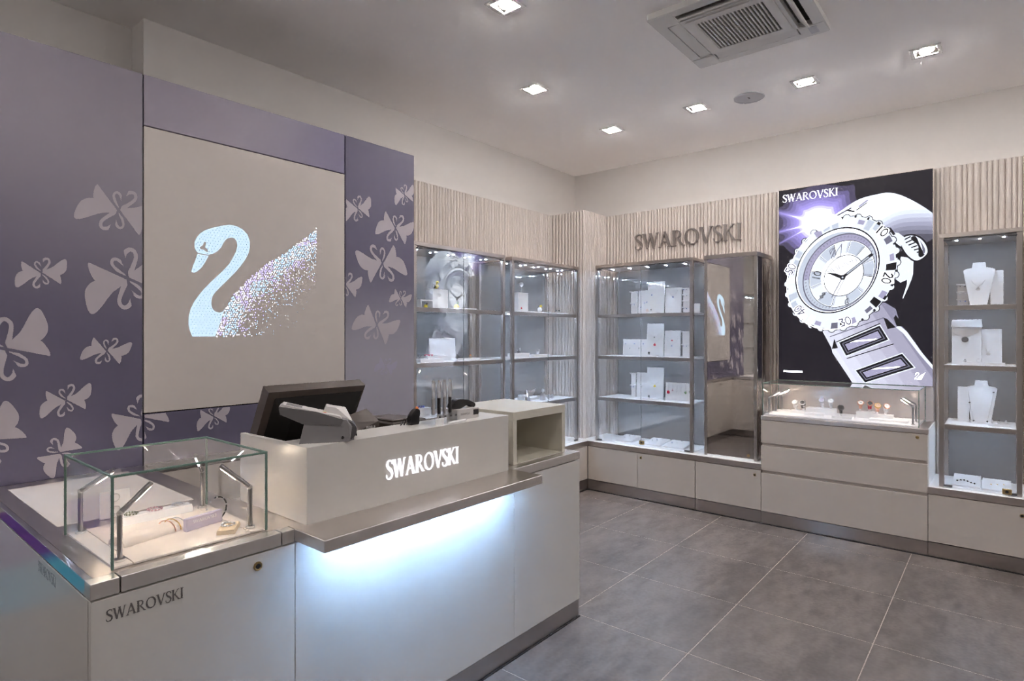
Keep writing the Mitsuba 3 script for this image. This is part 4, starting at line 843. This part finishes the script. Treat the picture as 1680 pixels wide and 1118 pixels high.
# crystal pens in an acrylic stand, with cards and a black glove behind
t = thing('pen_stand', 'clear acrylic stand with a small white card, on the till box', 'pen stand')
part(t, 'base', bx(1.505, 1.64, 1.628, 1.705, PZ + .0003, PZ + .034, .002), 'acrylic'); part(t, 'back_plate', bx(1.51, 1.635, 1.700, 1.7025, PZ + .034, PZ + .13), 'acrylic'); part(t, 'card', bx(1.508, 1.552, 1.6255, 1.6278, PZ + .0005, PZ + .024), 'white_board', label='white card')
for k in range(4): part(t, 'slot', bx(1.532 + .028 * k - .005, 1.532 + .028 * k + .005, 1.6265, 1.6279, PZ + .026, PZ + .032), 'dark_plastic')
for k in range(4):
    x, y = 1.530 + .029 * k, 1.662; p = thing('crystal_pen', f'crystal pen upright in the acrylic stand, {("leftmost", "second from left", "third from left", "rightmost")[k]} of four', 'pen'); z = PZ + .035; m = ('silver', 'black_gloss', 'silver', 'black_gloss')[k]
    part(p, 'barrel', cyl((x, y, z), (x, y, z + .062), .0066, 12), m, smooth=40); part(p, 'collar', ring((x, y, z + .062), .0062, .0015, (0, 0, 1), 14, 5), 'chrome', smooth=True); part(p, 'crystal_tube', cyl((x, y, z + .063), (x, y, z + .118), .0066, 8), 'crystal'); part(p, 'cap', cyl((x, y, z + .118), (x, y, z + .130), .0066, 12, .003), 'chrome', smooth=40)
    part(p, 'clip', bx(x - .0012, x + .0012, y - .009, y - .0072, z + .085, z + .126), 'chrome')
t = thing('small_box', 'small pale grey lettered gift box beside the pens', 'box')
part(t, 'body', bx(1.650, 1.775, 1.655, 1.715, PZ + .0003, PZ + .042, .0015), 'light_plastic'); part(t, 'label_print', bx(1.742, 1.772, 1.6540, 1.6549, PZ + .014, PZ + .035), 'black', label='black printed label')
for g in word(BRAND, .052, .008, .9): part(t, 'letter', on_A(affinity.translate(g, 1.668, PZ + .018), 1.6549, .0004), 'letters_dark')
q = smooth_poly([(1.640, .006), (1.655, .030), (1.70, .036), (1.745, .026), (1.772, .004), (1.766, .0), (1.742, .010), (1.70, .004), (1.66, .0)], 40)
gl = trimesh.creation.extrude_polygon(Polygon(q).buffer(0), .03, engine='earcut'); gl.apply_transform(np.array([[1, 0, 0, 0], [0, 0, 1, 1.672], [0, 1, 0, PZ + .0423], [0, 0, 0, 1.]]))
solo('watch_strap', 'black leather strap lying arched on the pale box', 'strap', gl, 'black_gloss')
q = smooth_poly([(1.455, .0), (1.452, .028), (1.468, .050), (1.486, .058), (1.496, .052), (1.494, .02), (1.492, 0)], 30)
m = trimesh.creation.extrude_polygon(Polygon(q).buffer(0), .02, engine='earcut'); m.apply_transform(np.array([[1, 0, 0, 0], [0, 0, 1, 1.70], [0, 1, 0, PZ + .0003], [0, 0, 0, 1.]]))
t = thing('ribbon_pouch', 'black pouch with an orange tip, left of the pens', 'pouch'); part(t, 'pouch', m, 'black_gloss'); part(t, 'tip', ball((1.489, 1.709, PZ + .060), .007, 1), 'orange_stone')
for k in range(5):
    x = 1.425 + .014 * k; solo('earring_hook', f'small black hook on the till box edge, {("leftmost", "second from left", "middle", "fourth from left", "rightmost")[k]} of five', 'hook', tube([(x, 1.725, PZ + .0003), (x + .004, 1.72, PZ + .012), (x + .009, 1.716, PZ + .026)], [.003, .0026, .0015], 6), 'black', smooth=True, group='row of small black hooks left of the pens')
solo('white_pen', 'white pen lying on the edge of the till box in front of the pens', 'pen', [cyl((1.60, 1.613, PZ + .0052), (1.66, 1.618, PZ + .0052), .0048, 10), cyl((1.56, 1.610, PZ + .0052), (1.60, 1.613, PZ + .0052), .0044, 10, .0048)], 'white_board')

# colour lit display at the foot of the panel, seen mirrored in the counter's end edge
t = thing('crystal_display', 'low cabinet with a cyan and purple backlit crystal picture, mirrored in the counter end edge', 'display')
part(t, 'cabinet', bx(-.53, .392, 2.86, 3.30, .0, .74, .002), 'lacquer_white'); CRC = [(.03, .40, .75), (.10, .62, .85), (.30, .75, .80), (.12, .06, .42), (.30, .08, .46), (.05, .03, .16)]
cm_ = [[] for _ in CRC]; rc = random.Random(5)
for i in range(26):
    for j in range(22):
        x, z = -.02 + i * .40 / 26, .34 + j * .38 / 22; a_, b_ = .40 / 26, .38 / 22
        for tri in (((x, z), (x + a_, z), (x, z + b_)), ((x + a_, z), (x + a_, z + b_), (x, z + b_))):
            hi = z > .50 + .06 * rc.random() - .03; k = (rc.choice([3, 4, 3, 5, 4]) if hi else rc.choice([0, 1, 0, 2, 1])); cm_[k].append(Polygon(tri))
for k, c in enumerate(CRC): part(t, 'picture_facets', on_A(unary_union(cm_[k]), 2.8598, .001), 'black', kind='stuff', **emit([L_PICTURE * q for q in c], .01))

# ================================================================ goods in the glass cabinets
O3_, O5_ = ('leftmost', 'middle', 'rightmost'), ('leftmost', 'second from left', 'middle', 'second from right', 'rightmost')
def board(lab, mb, x, y0, y1, z, h, t=.010, lean=.06, m='white_board', cat='display board'):
    """upright display board facing the room: mb places cabinet coordinates, x = depth, y0..y1 = left..right across"""
    XF.append(mb); w = y1 - y0; k = lean * h
    P = [(y0, x, z), (y1, x, z), (y0, x + t, z), (y1, x + t, z), (y0, x + k, z + h), (y1, x + k, z + h), (y0, x + t + k, z + h), (y1, x + t + k, z + h)]
    g = solo('display_board', lab, cat, hull(P), m); XF.pop(); return g
def chain(lab, mb, x, c, half, zt, zb, pend, size=.008, metal='silver', lean=.06, z=0.0, shape='drop'):
    """necklace hung in a V on a board"""
    XF.append(mb); t = thing('necklace', lab, 'necklace'); d = lambda zz: x + lean * (zz - z) - .0046
    P = [(c - half, d(zt), zt), (c - half * .55, d((zt + zb) / 2 - .006), (zt + zb) / 2 - .006), (c, d(zb), zb), (c + half * .55, d((zt + zb) / 2 - .006), (zt + zb) / 2 - .006), (c + half, d(zt), zt)]
    part(t, 'chain', tube(P, .0012, 5), metal, smooth=True)
    pz = zb - size * .9
    g = ball((c, d(pz) - .002, pz), size, 2, (1, .4, 1)) if shape == 'ball' else hull([(c, d(zb), zb), (c - size, d(pz) - .004, pz - size * .3), (c + size, d(pz) - .004, pz - size * .3), (c - size * .6, d(pz) - .005, pz - size), (c + size * .6, d(pz) - .005, pz - size), (c, d(pz) + .001, pz - size)])
    part(t, 'pendant', g, pend); XF.pop(); return t
def stud(lab, mb, x, y, z, m, r=.005, grp=None):
    XF.append(mb); t = solo('earring', lab, 'earring', ball((y, x, z), r, 1), m, group=grp); XF.pop()
def tray(lab, mb, x0, x1, y0, y1, z, h=.010, tilt=0.0, m='white_board'):
    XF.append(mb); k = solo('display_tray', lab, 'tray', hull([(y0, x0, z), (y1, x0, z), (y0, x1, z), (y1, x1, z), (y0, x0, z + h), (y1, x0, z + h), (y0, x1, z + h + tilt), (y1, x1, z + h + tilt)]), m); XF.pop(); return k
def ringy(lab, mb, x, y, z, m, gem, R=.009, gr=.0045, grp=None):
    XF.append(mb); t = thing('ring', lab, 'ring', grp); part(t, 'band', ring((y, x, z + R + .001), R, .0014, (.35, 1, 0), 18, 5), m, smooth=True); part(t, 'stone', ball((y, x, z + 2 * R + .002), gr, 1), gem); XF.pop()
def tiers(lab, mb, x, y0, y1, z, h, n, m='white_board'):
    """small earring stand of stacked ledges"""
    XF.append(mb); t = thing('earring_stand', lab, 'earring stand'); part(t, 'back', bx(y0 + .004, y1 - .004, x + .022, x + .034, z, z + h, .001), m)
    for k in range(n):
        zz = z + h * (k + 1) / n; part(t, 'ledge', bx(y0, y1, x, x + .0335, zz - .008, zz, .001), m)
        part(t, 'earring', [ball((y0 + (y1 - y0) * f, x - .0015, zz - .016), .0035, 1) for f in (.3, .7)], ('blue_stone', 'silver', 'dark_plastic')[k % 3])
    XF.pop(); return t
def bust(lab, mb, x, y0, y1, yb0, yb1, z, h, nk0, nk1):
    XF.append(mb); t = thing('necklace_bust', lab, 'necklace bust'); zs = z + h * .82
    g = Polygon([(yb0, z), (yb1, z), (y1, zs), (y1 - .012, zs + h * .035), (nk1 + .004, zs + h * .06), (nk1, z + h), (nk0, z + h), (nk0 - .004, zs + h * .06), (y0 + .012, zs + h * .035), (y0, zs)])
    e = extr(g, .030); e.apply_transform(np.array([[1, 0, 0, 0], [0, 0, -1, x + .03], [0, 1, 0, 0], [0, 0, 0, 1.]])); v = np.array(e.vertices); v[:, 1] += (v[:, 2] - z) * .12; e.vertices = v
    part(t, 'form', e, 'white_board'); XF.pop(); return t
def on_v(mb, name, lab, cat, mesh, m, smooth=False):
    XF.append(mb); k = solo(name, lab, cat, mesh, m, smooth=smooth); XF.pop(); return k

# wide cabinet on the right wall: y across = 2.820 - Y, x = X - 4.551
B = MB(4.551, 2.820); W1 = 'in mirror-side cabinet'
z1, z2, z3, z0 = SH[0] + .0005, SH[1] + .0005, SH[2] + .0005, ZC + .0065
tiers(f'white earring stand, leftmost on top shelf {W1}', B, .20, .232, .302, z1, .205, 2)
board(f'low white board with small earrings behind the tall one on top shelf {W1}', B, .235, .300, .408, z1, .212); board(f'tallest plain white board on top shelf {W1}', B, .19, .412, .567, z1, .280)
board(f'white board with a fine necklace right of the tallest on top shelf {W1}', B, .21, .568, .714, z1, .220); tiers(f'white earring stand at the right of top shelf {W1}', B, .19, .728, .792, z1, .212, 4); board(f'small low white card behind the right post on top shelf {W1}', B, .20, .826, .879, z1, .078)
tray(f'thin white tray in front of the tallest board on top shelf {W1}', B, .08, .13, .40, .552, z1, .012); ringy(f'orange stone ring on top shelf tray {W1}', B, .105, .455, z1 + .012, 'rose_gold', 'orange_stone'); ringy(f'black stone ring on top shelf tray {W1}', B, .105, .492, z1 + .012, 'silver', 'black_gloss', gr=.007)
chain(f'fine necklace with a dark drop on the white board on top shelf {W1}', B, .21, .640, .045, z1 + .20, z1 + .145, 'blue_stone', .006, z=z1, shape='ball'); stud(f'small blue pendant on the tallest board on top shelf {W1}', B, .197, .452, z1 + .165, 'blue_stone', .005)
for k, (y, z) in enumerate(((.325, .06), (.36, .10), (.385, .105))): stud(f'small blue earring on the low board of top shelf, {O3_[k]} of three', B, .236, y, z1 + z, 'blue_stone', .0042, 'blue earrings on the low board, top shelf')
board(f'wide low white board with five pendants, left on second shelf {W1}', B, .20, .165, .408, z2, .146); board(f'tall white board with two necklaces on second shelf {W1}', B, .17, .414, .570, z2, .282); board(f'white board with a red pendant necklace on second shelf {W1}', B, .19, .571, .713, z2, .222); tiers(f'white earring stand at the right of second shelf {W1}', B, .19, .722, .792, z2, .215, 2)
tray(f'thin white tray in front of the tall board on second shelf {W1}', B, .07, .12, .408, .556, z2, .012); ringy(f'black butterfly ring on second shelf tray {W1}', B, .095, .475, z2 + .012, 'black_gloss', 'black_gloss', .009, .010)
chain(f'necklace with a dark red drop pendant on the tall board {W1}', B, .17, .492, .068, z2 + .185, z2 + .115, 'red_stone', .013, z=z2); chain(f'short necklace with a black bead on the tall board {W1}', B, .17, .487, .060, z2 + .205, z2 + .168, 'black_gloss', .006, z=z2, shape='ball')
chain(f'necklace with small red heart on the board right of tall one {W1}', B, .19, .642, .058, z2 + .180, z2 + .142, 'red_stone', .0062, z=z2, shape='ball'); chain(f'necklace with a blue bead on the board right of tall one {W1}', B, .19, .640, .055, z2 + .160, z2 + .095, 'blue_stone', .005, z=z2, shape='ball')
for k in range(5): stud(f'small pendant on wide low board of second shelf, {O5_[k]} of five', B, .202, .192 + .044 * k, z2 + .105 - .04 * (k % 2), 'dark_plastic' if k % 2 else 'blue_stone', .0045, 'small pendants on the wide low board')
tiers(f'white earring stand, leftmost on third shelf {W1}', B, .20, .235, .288, z3, .215, 2); board(f'white board with a small cross necklace on third shelf {W1}', B, .22, .290, .402, z3, .218); board(f'tall white board with a yellow pendant necklace on third shelf {W1}', B, .17, .414, .570, z3, .272); board(f'wide low white board with hanging coloured pendants on third shelf {W1}', B, .15, .600, .850, z3, .150)
tray(f'oval white tray with a dark ring on third shelf {W1}', B, .06, .12, .405, .556, z3, .012); ringy(f'dark wide ring on third shelf tray {W1}', B, .09, .478, z3 + .012, 'dark_plastic', 'dark_plastic', .008, .009)
chain(f'necklace with yellow green pendants on the tall board of third shelf {W1}', B, .17, .492, .070, z3 + .185, z3 + .125, 'yellow_stone', .012, z=z3); chain(f'small cross necklace on third shelf {W1}', B, .22, .348, .040, z3 + .140, z3 + .10, 'silver', .006, z=z3)
for k, (m, sz) in enumerate((('red_stone', .014), ('pink_stone', .007), ('silver', .006), ('silver', .007), ('green_stone', .011), ('dark_plastic', .009))):
    chain(f'{("large red heart", "small pink", "clear leftmost", "clear small", "green", "dark rightmost")[k]} pendant on a short chain on the wide low board of third shelf', B, .15, .628 + .038 * k, .004, z3 + .146, z3 + .082 + .010 * (k % 2), m, sz, z=z3, shape='ball')
for k, (x0, x1, y0, y1, lab) in enumerate(((.07, .25, .17, .32, 'left'), (.06, .25, .44, .60, 'middle'), (.06, .25, .62, .80, 'right'))):
    tray(f'sloping white tray on cabinet floor, {lab} of three {W1}', B, x0, x1, y0, y1, z0, .010, .026)
    for j in range(3): ringy(f'{("clear", "black", "blue")[(j + k) % 3]} stone ring on {lab} sloping tray of cabinet floor {W1}', B, x0 + .07 + .035 * j, y0 + .05 + .028 * j, z0 + .020 + .0045 * j, 'silver', ('crystal', 'black_gloss', 'blue_stone')[(j + k) % 3], .006, .004, f'rings on the {lab} floor tray of the wide cabinet')

# narrow cabinet at the right edge: y across = .317 - Y, x = X - 4.535
C = MB(4.535, .317); W2 = 'in narrow right cabinet'; zc0 = ZC + .0065
bust(f'white necklace bust with a triangular pendant on top shelf {W2}', C, .16, .112, .270, .148, .230, z1, .272, .160, .222); board(f'slim white board leaning right of the bust on top shelf {W2}', C, .22, .245, .309, z1, .220); tiers(f'earring stand left of the bust on top shelf {W2}', C, .235, .075, .140, z1, .145, 3, 'light_plastic')
chain(f'triangular silver pendant on the bust of top shelf {W2}', C, .158, .187, .035, z1 + .16, z1 + .118, 'silver', .013, lean=.12, z=z1)
board(f'white collared board with dark round pendant on second shelf {W2}', C, .17, .055, .204, z2, .282); board(f'smaller white board with a triangular pendant on second shelf {W2}', C, .20, .2045, .302, z2, .222); tray(f'thin white tray with small rings on second shelf {W2}', C, .08, .14, .10, .318, z2, .016)
chain(f'silver chain with a large dark rimmed round pendant on second shelf {W2}', C, .17, .122, .070, z2 + .205, z2 + .172, 'dark_plastic', .018, z=z2, shape='ball'); chain(f'triangular pendant on the smaller board of second shelf {W2}', C, .20, .236, .012, z2 + .10, z2 + .08, 'silver', .012, z=z2)
on_v(C, 'collar', f'white collar band around the top of the board on second shelf {W2}', 'collar', hull([(.050, .155, z2 + .235), (.209, .155, z2 + .235), (.056, .155, z2 + .275), (.203, .155, z2 + .275), (.050, .186, z2 + .235), (.209, .186, z2 + .235), (.056, .186, z2 + .275), (.203, .186, z2 + .275)]), 'white_glow')
ringy(f'dark ring left on the thin tray of second shelf {W2}', C, .11, .125, z2 + .016, 'dark_plastic', 'dark_plastic', .006, .004); ringy(f'silver ring in the middle of the thin tray of second shelf {W2}', C, .11, .190, z2 + .016, 'silver', 'silver', .010, .004)
bust(f'white necklace bust with a long bead chain on third shelf {W2}', C, .15, .125, .280, .155, .248, z3, .268, .172, .232); board(f'slim white board left of the bust on third shelf {W2}', C, .22, .082, .140, z3, .222); tray(f'white tray with crystal jewellery right of the bust on third shelf {W2}', C, .09, .17, .238, .345, z3, .014)
XF.append(C); t = thing('bead_chain', f'long dark-beaded fine chain over the bust on third shelf {W2}', 'necklace')
P = [(.262, .143 + .12 * .20, z3 + .20), (.250, .143 + .12 * .12, z3 + .12), (.232, .143, z3 + .02), (.20, .142, z3 + .008), (.166, .143, z3 + .02), (.145, .143 + .12 * .13, z3 + .13), (.140, .143 + .12 * .2, z3 + .20)]; part(t, 'chain', tube(P, .0010, 5), 'silver', smooth=True); part(t, 'bead', [ball(p, .0048, 1) for p in (P[0], P[2], P[4], P[5])], 'dark_plastic'); XF.pop()
for k in range(3): ringy(f'{O3_[k]} crystal ring on third shelf tray {W2}', C, .125, .255 + .033 * k, z3 + .014, 'silver', ('crystal', 'dark_plastic')[k % 2], .008, .005, 'rings on the right tray of the narrow cabinet')
tray(f'sloping white tray with a dark bracelet, left on the floor {W2}', C, .055, .26, .063, .200, zc0, .010, .030); tray(f'sloping white tray with pale earrings, right on the floor {W2}', C, .040, .24, .208, .345, zc0, .010, .026)
XF.append(C); t = thing('stone_bracelet', f'dark stone bracelet laid across the left floor tray {W2}', 'bracelet'); P = np.c_[np.linspace(.085, .180, 12), .12 + .02 * np.sin(np.linspace(0, 5, 12)), zc0 + .010 + (.065 + .02 * np.sin(np.linspace(0, 5, 12))) * .146 + .003 + 0 * np.linspace(0, 1, 12)]; part(t, 'chain', tube(P, .0016, 5), 'silver', smooth=True); part(t, 'stone', [ball(p, .0052, 1) for p in P[::2]], 'black_gloss'); XF.pop()
for k in range(3): stud(f'{O3_[k]} pale gold stud on right floor tray {W2}', C, .12 + .012 * k, .250 + .03 * k, zc0 + .010 + (.08 + .012 * k) * .13 + .003, 'gold', .0036, 'gold studs on the right floor tray')

# left wall cabinets: y across = X - left edge, x = Y - 2.922
A1, A2 = MA(2.520, 2.922), MA(3.511, 2.922); V1, V2 = 'in cabinet by purple panel', 'in left-wall corner cabinet'
on_v(A1, 'display_box', f'white open low box on the left of top shelf {V1}', 'box', [bx(.184, .30, .14, .20, z1 + .052, z1 + .060), bx(.184, .190, .14, .20, z1, z1 + .052), bx(.294, .30, .14, .20, z1, z1 + .052)], 'white_board')
on_v(A1, 'display_box', f'taller white box with figurines on top shelf {V1}', 'box', bx(.305, .45, .15, .23, z1, z1 + .14, .001), 'white_board')
def figurine(lab, mb, c, s, m1, m2):
    XF.append(mb); y, x, z = c; t = thing('crystal_figurine', lab, 'figurine')
    part(t, 'body', ball((y, x, z + .014 * s), .014 * s, 1, (1, 1, 1)), m1); part(t, 'head', ball((y + .008 * s, x - .002, z + .033 * s), .008 * s, 1), m2); part(t, 'beak', hull([(y + .014 * s, x - .003, z + .035 * s), (y + .014 * s, x - .003, z + .031 * s), (y + .014 * s, x + .001, z + .033 * s), (y + .022 * s, x - .003, z + .032 * s)]), 'orange_stone'); part(t, 'foot', cyl((y, x, z), (y, x, z + .004 * s), .012 * s, 8, .008 * s), 'silver'); XF.pop()
figurine(f'yellow crystal bird on the tall box of top shelf {V1}', A1, (.36, .18, z1 + .1405), 1.5, 'yellow_stone', 'yellow_stone'); figurine(f'dark clear crystal bird beside yellow one on top shelf {V1}', A1, (.328, .17, z1 + .1405), 1.1, 'black_gloss', 'crystal')
figurine(f'small green crystal bird under the open box on top shelf {V1}', A1, (.245, .16, z1), 1.0, 'yellow_stone', 'dark_plastic'); figurine(f'yellow crystal parrot in the middle of top shelf {V1}', A1, (.505, .12, z1), 1.4, 'yellow_stone', 'green_stone')
tray(f'white tray at the right of top shelf {V1}', A1, .10, .18, .48, .70, z1, .012)
tray(f'long white tray with crystals on the left of second shelf {V1}', A1, .06, .16, .11, .32, z2, .022); tray(f'white tray with a red bracelet on second shelf {V1}', A1, .17, .24, .27, .46, z2, .036); tray(f'long low white tray on the right of second shelf {V1}', A1, .08, .15, .48, .72, z2, .014); board(f'broad white board leaning at the back of second shelf {V1}', A1, .22, .34, .60, z2, .16)
XF.append(A1); bangle(f'red and pink stone bracelet on second shelf tray {V1}', (.31, .20, z2 + .0415), .026, 'silver', 'red_stone', n=14, gr=.006); XF.pop()
for k in range(5): ringy(f'crystal ring on long tray of second shelf {V1}, {O5_[k]}', A1, .11, .14 + .035 * k, z2 + .022, 'silver', 'crystal', .009, .006, f'crystal rings on the long tray of second shelf {V1}')
ringy(f'gold ring right on second shelf {V1}', A1, .11, .64, z2 + .014, 'gold', 'orange_stone', .010, .006); ringy(f'black standing ring in the middle of second shelf {V1}', A1, .11, .50, z2 + .014, 'black_gloss', 'black_gloss', .013, .006)
tray(f'white block with blue crystals on third shelf {V1}', A1, .08, .18, .09, .22, z3, .062)
XF.append(A1); bangle(f'blue crystal bracelet on the white block of third shelf {V1}', (.16, .12, z3 + .0675), .026, 'silver', 'blue_stone', n=12, gr=.006); XF.pop()
on_v(A2, 'display_pedestal', f'tall white pedestal with a crystal ball, left on top shelf {V2}', 'pedestal', bx(.245, .375, .14, .20, z1, z1 + .165, .001), 'white_board')
XF.append(A2); t = thing('crystal_ball', f'clear crystal ball on a stem on the tall pedestal {V2}', 'crystal ornament'); part(t, 'ball', ball((.318, .17, z1 + .235), .019, 2), 'crystal'); part(t, 'stem', cyl((.318, .17, z1 + .1655), (.318, .17, z1 + .218), .0035, 8), 'silver'); part(t, 'foot', cyl((.318, .17, z1 + .1652), (.318, .17, z1 + .172), .016, 12, .008), 'silver'); XF.pop()
tray(f'white tray under the pedestal, front left on top shelf {V2}', A2, .07, .13, .19, .335, z1, .012); tray(f'white tray with a yellow bird on top shelf {V2}', A2, .07, .15, .345, .60, z1, .010); tray(f'white tray with dark earrings on top shelf {V2}', A2, .06, .13, .61, .845, z1, .008)
figurine(f'yellow and white crystal bird on the middle tray of top shelf {V2}', A2, (.495, .11, z1 + .010), 1.5, 'white_glow', 'yellow_stone')
for k in range(2): ringy(f'{("left", "right")[k]} dark stone ring on right tray of top shelf {V2}', A2, .095, .715 + .045 * k, z1 + .008, 'silver', 'black_gloss', .010, .007, f'dark rings on the right top tray {V2}')
ringy(f'red stone ring on the front left tray of top shelf {V2}', A2, .10, .235, z1 + .012, 'silver', 'red_stone', .010, .007)
tray(f'white block with a swan bracelet on second shelf {V2}', A2, .10, .18, .155, .345, z2, .034); tray(f'white tray with a white bow on second shelf {V2}', A2, .08, .16, .38, .60, z2, .020); tray(f'thin white tray at the left front of second shelf {V2}', A2, .05, .09, .15, .28, z2, .006)
XF.append(A2)
for k, (y, z, lab) in enumerate(((.235, z2 + .0345, 'black and white crystal swan on the white block'), (.495, z2 + .0205, 'white crystal swan on the tray'))):
    t = thing('crystal_swan', f'{lab} of second shelf {V2}', 'figurine'); part(t, 'body', ball((y, .13, z + .012), .012, 2, (1, 1, 1)), 'white_glow' if k else 'dark_plastic'); part(t, 'neck', tube([(y + .008, .13, z + .014), (y + .022, .13, z + .026), (y + .014, .13, z + .042), (y + .024, .13, z + .040)], [.004, .003, .003, .002], 6), 'white_glow', smooth=True); part(t, 'wing', hull([(y - .028, .128, z + .030), (y, .122, z + .014), (y, .138, z + .014), (y + .004, .13, z + .008)]), 'crystal')
t = thing('crystal_cube', f'engraved crystal cube on third shelf {V2}', 'crystal ornament'); m = bx(-.034, .034, -.03, .03, 0, .068, .006); m.apply_transform(trimesh.transformations.rotation_matrix(.3, (0, 0, 1))); m.apply_translation((.245, .10, z3)); part(t, 'block', m, 'crystal'); part(t, 'emblem', bx(.23, .262, .055, .0585, z3 + .02, z3 + .05), 'silver')
t = thing('crystal_butterfly', f'clear crystal butterfly with spread wings on third shelf {V2}', 'crystal ornament'); y, x, z = .375, .13, z3
part(t, 'foot', cyl((y, x, z), (y, x, z + .030), .018, 10, .012), 'crystal'); part(t, 'body', cyl((y, x, z + .030), (y, x, z + .085), .004, 8), 'silver')
for s in (-1, 1): part(t, 'wing', hull([(y + s * .004, x, z + .045), (y + s * .004, x, z + .078), (y + s * .066, x - .02, z + .105), (y + s * .058, x - .016, z + .075), (y + s * .030, x - .006, z + .038), (y + s * .03, x + .002, z + .07)]), 'crystal')
t = thing('crystal_bell', f'crystal scent bottle with a round stopper on third shelf {V2}', 'crystal ornament'); part(t, 'body', cyl((.525, .10, z3), (.525, .10, z3 + .055), .034, 8, .016), 'crystal'); part(t, 'neck', cyl((.525, .10, z3 + .055), (.525, .10, z3 + .068), .008, 8), 'silver'); part(t, 'stopper', ball((.525, .10, z3 + .082), .015, 1), 'crystal')
t = thing('crystal_bear', f'small pair of crystal bears right on third shelf {V2}', 'crystal ornament')
for s in (-1, 1): part(t, 'bear', [ball((.605 + s * .022, .08, z3 + .016), .016, 1), ball((.605 + s * .022, .074, z3 + .036), .010, 1)], 'crystal')
XF.pop()
tray(f'long pale tray across the third shelf {V2}', A2, .15, .26, .17, .62, z3, .020)
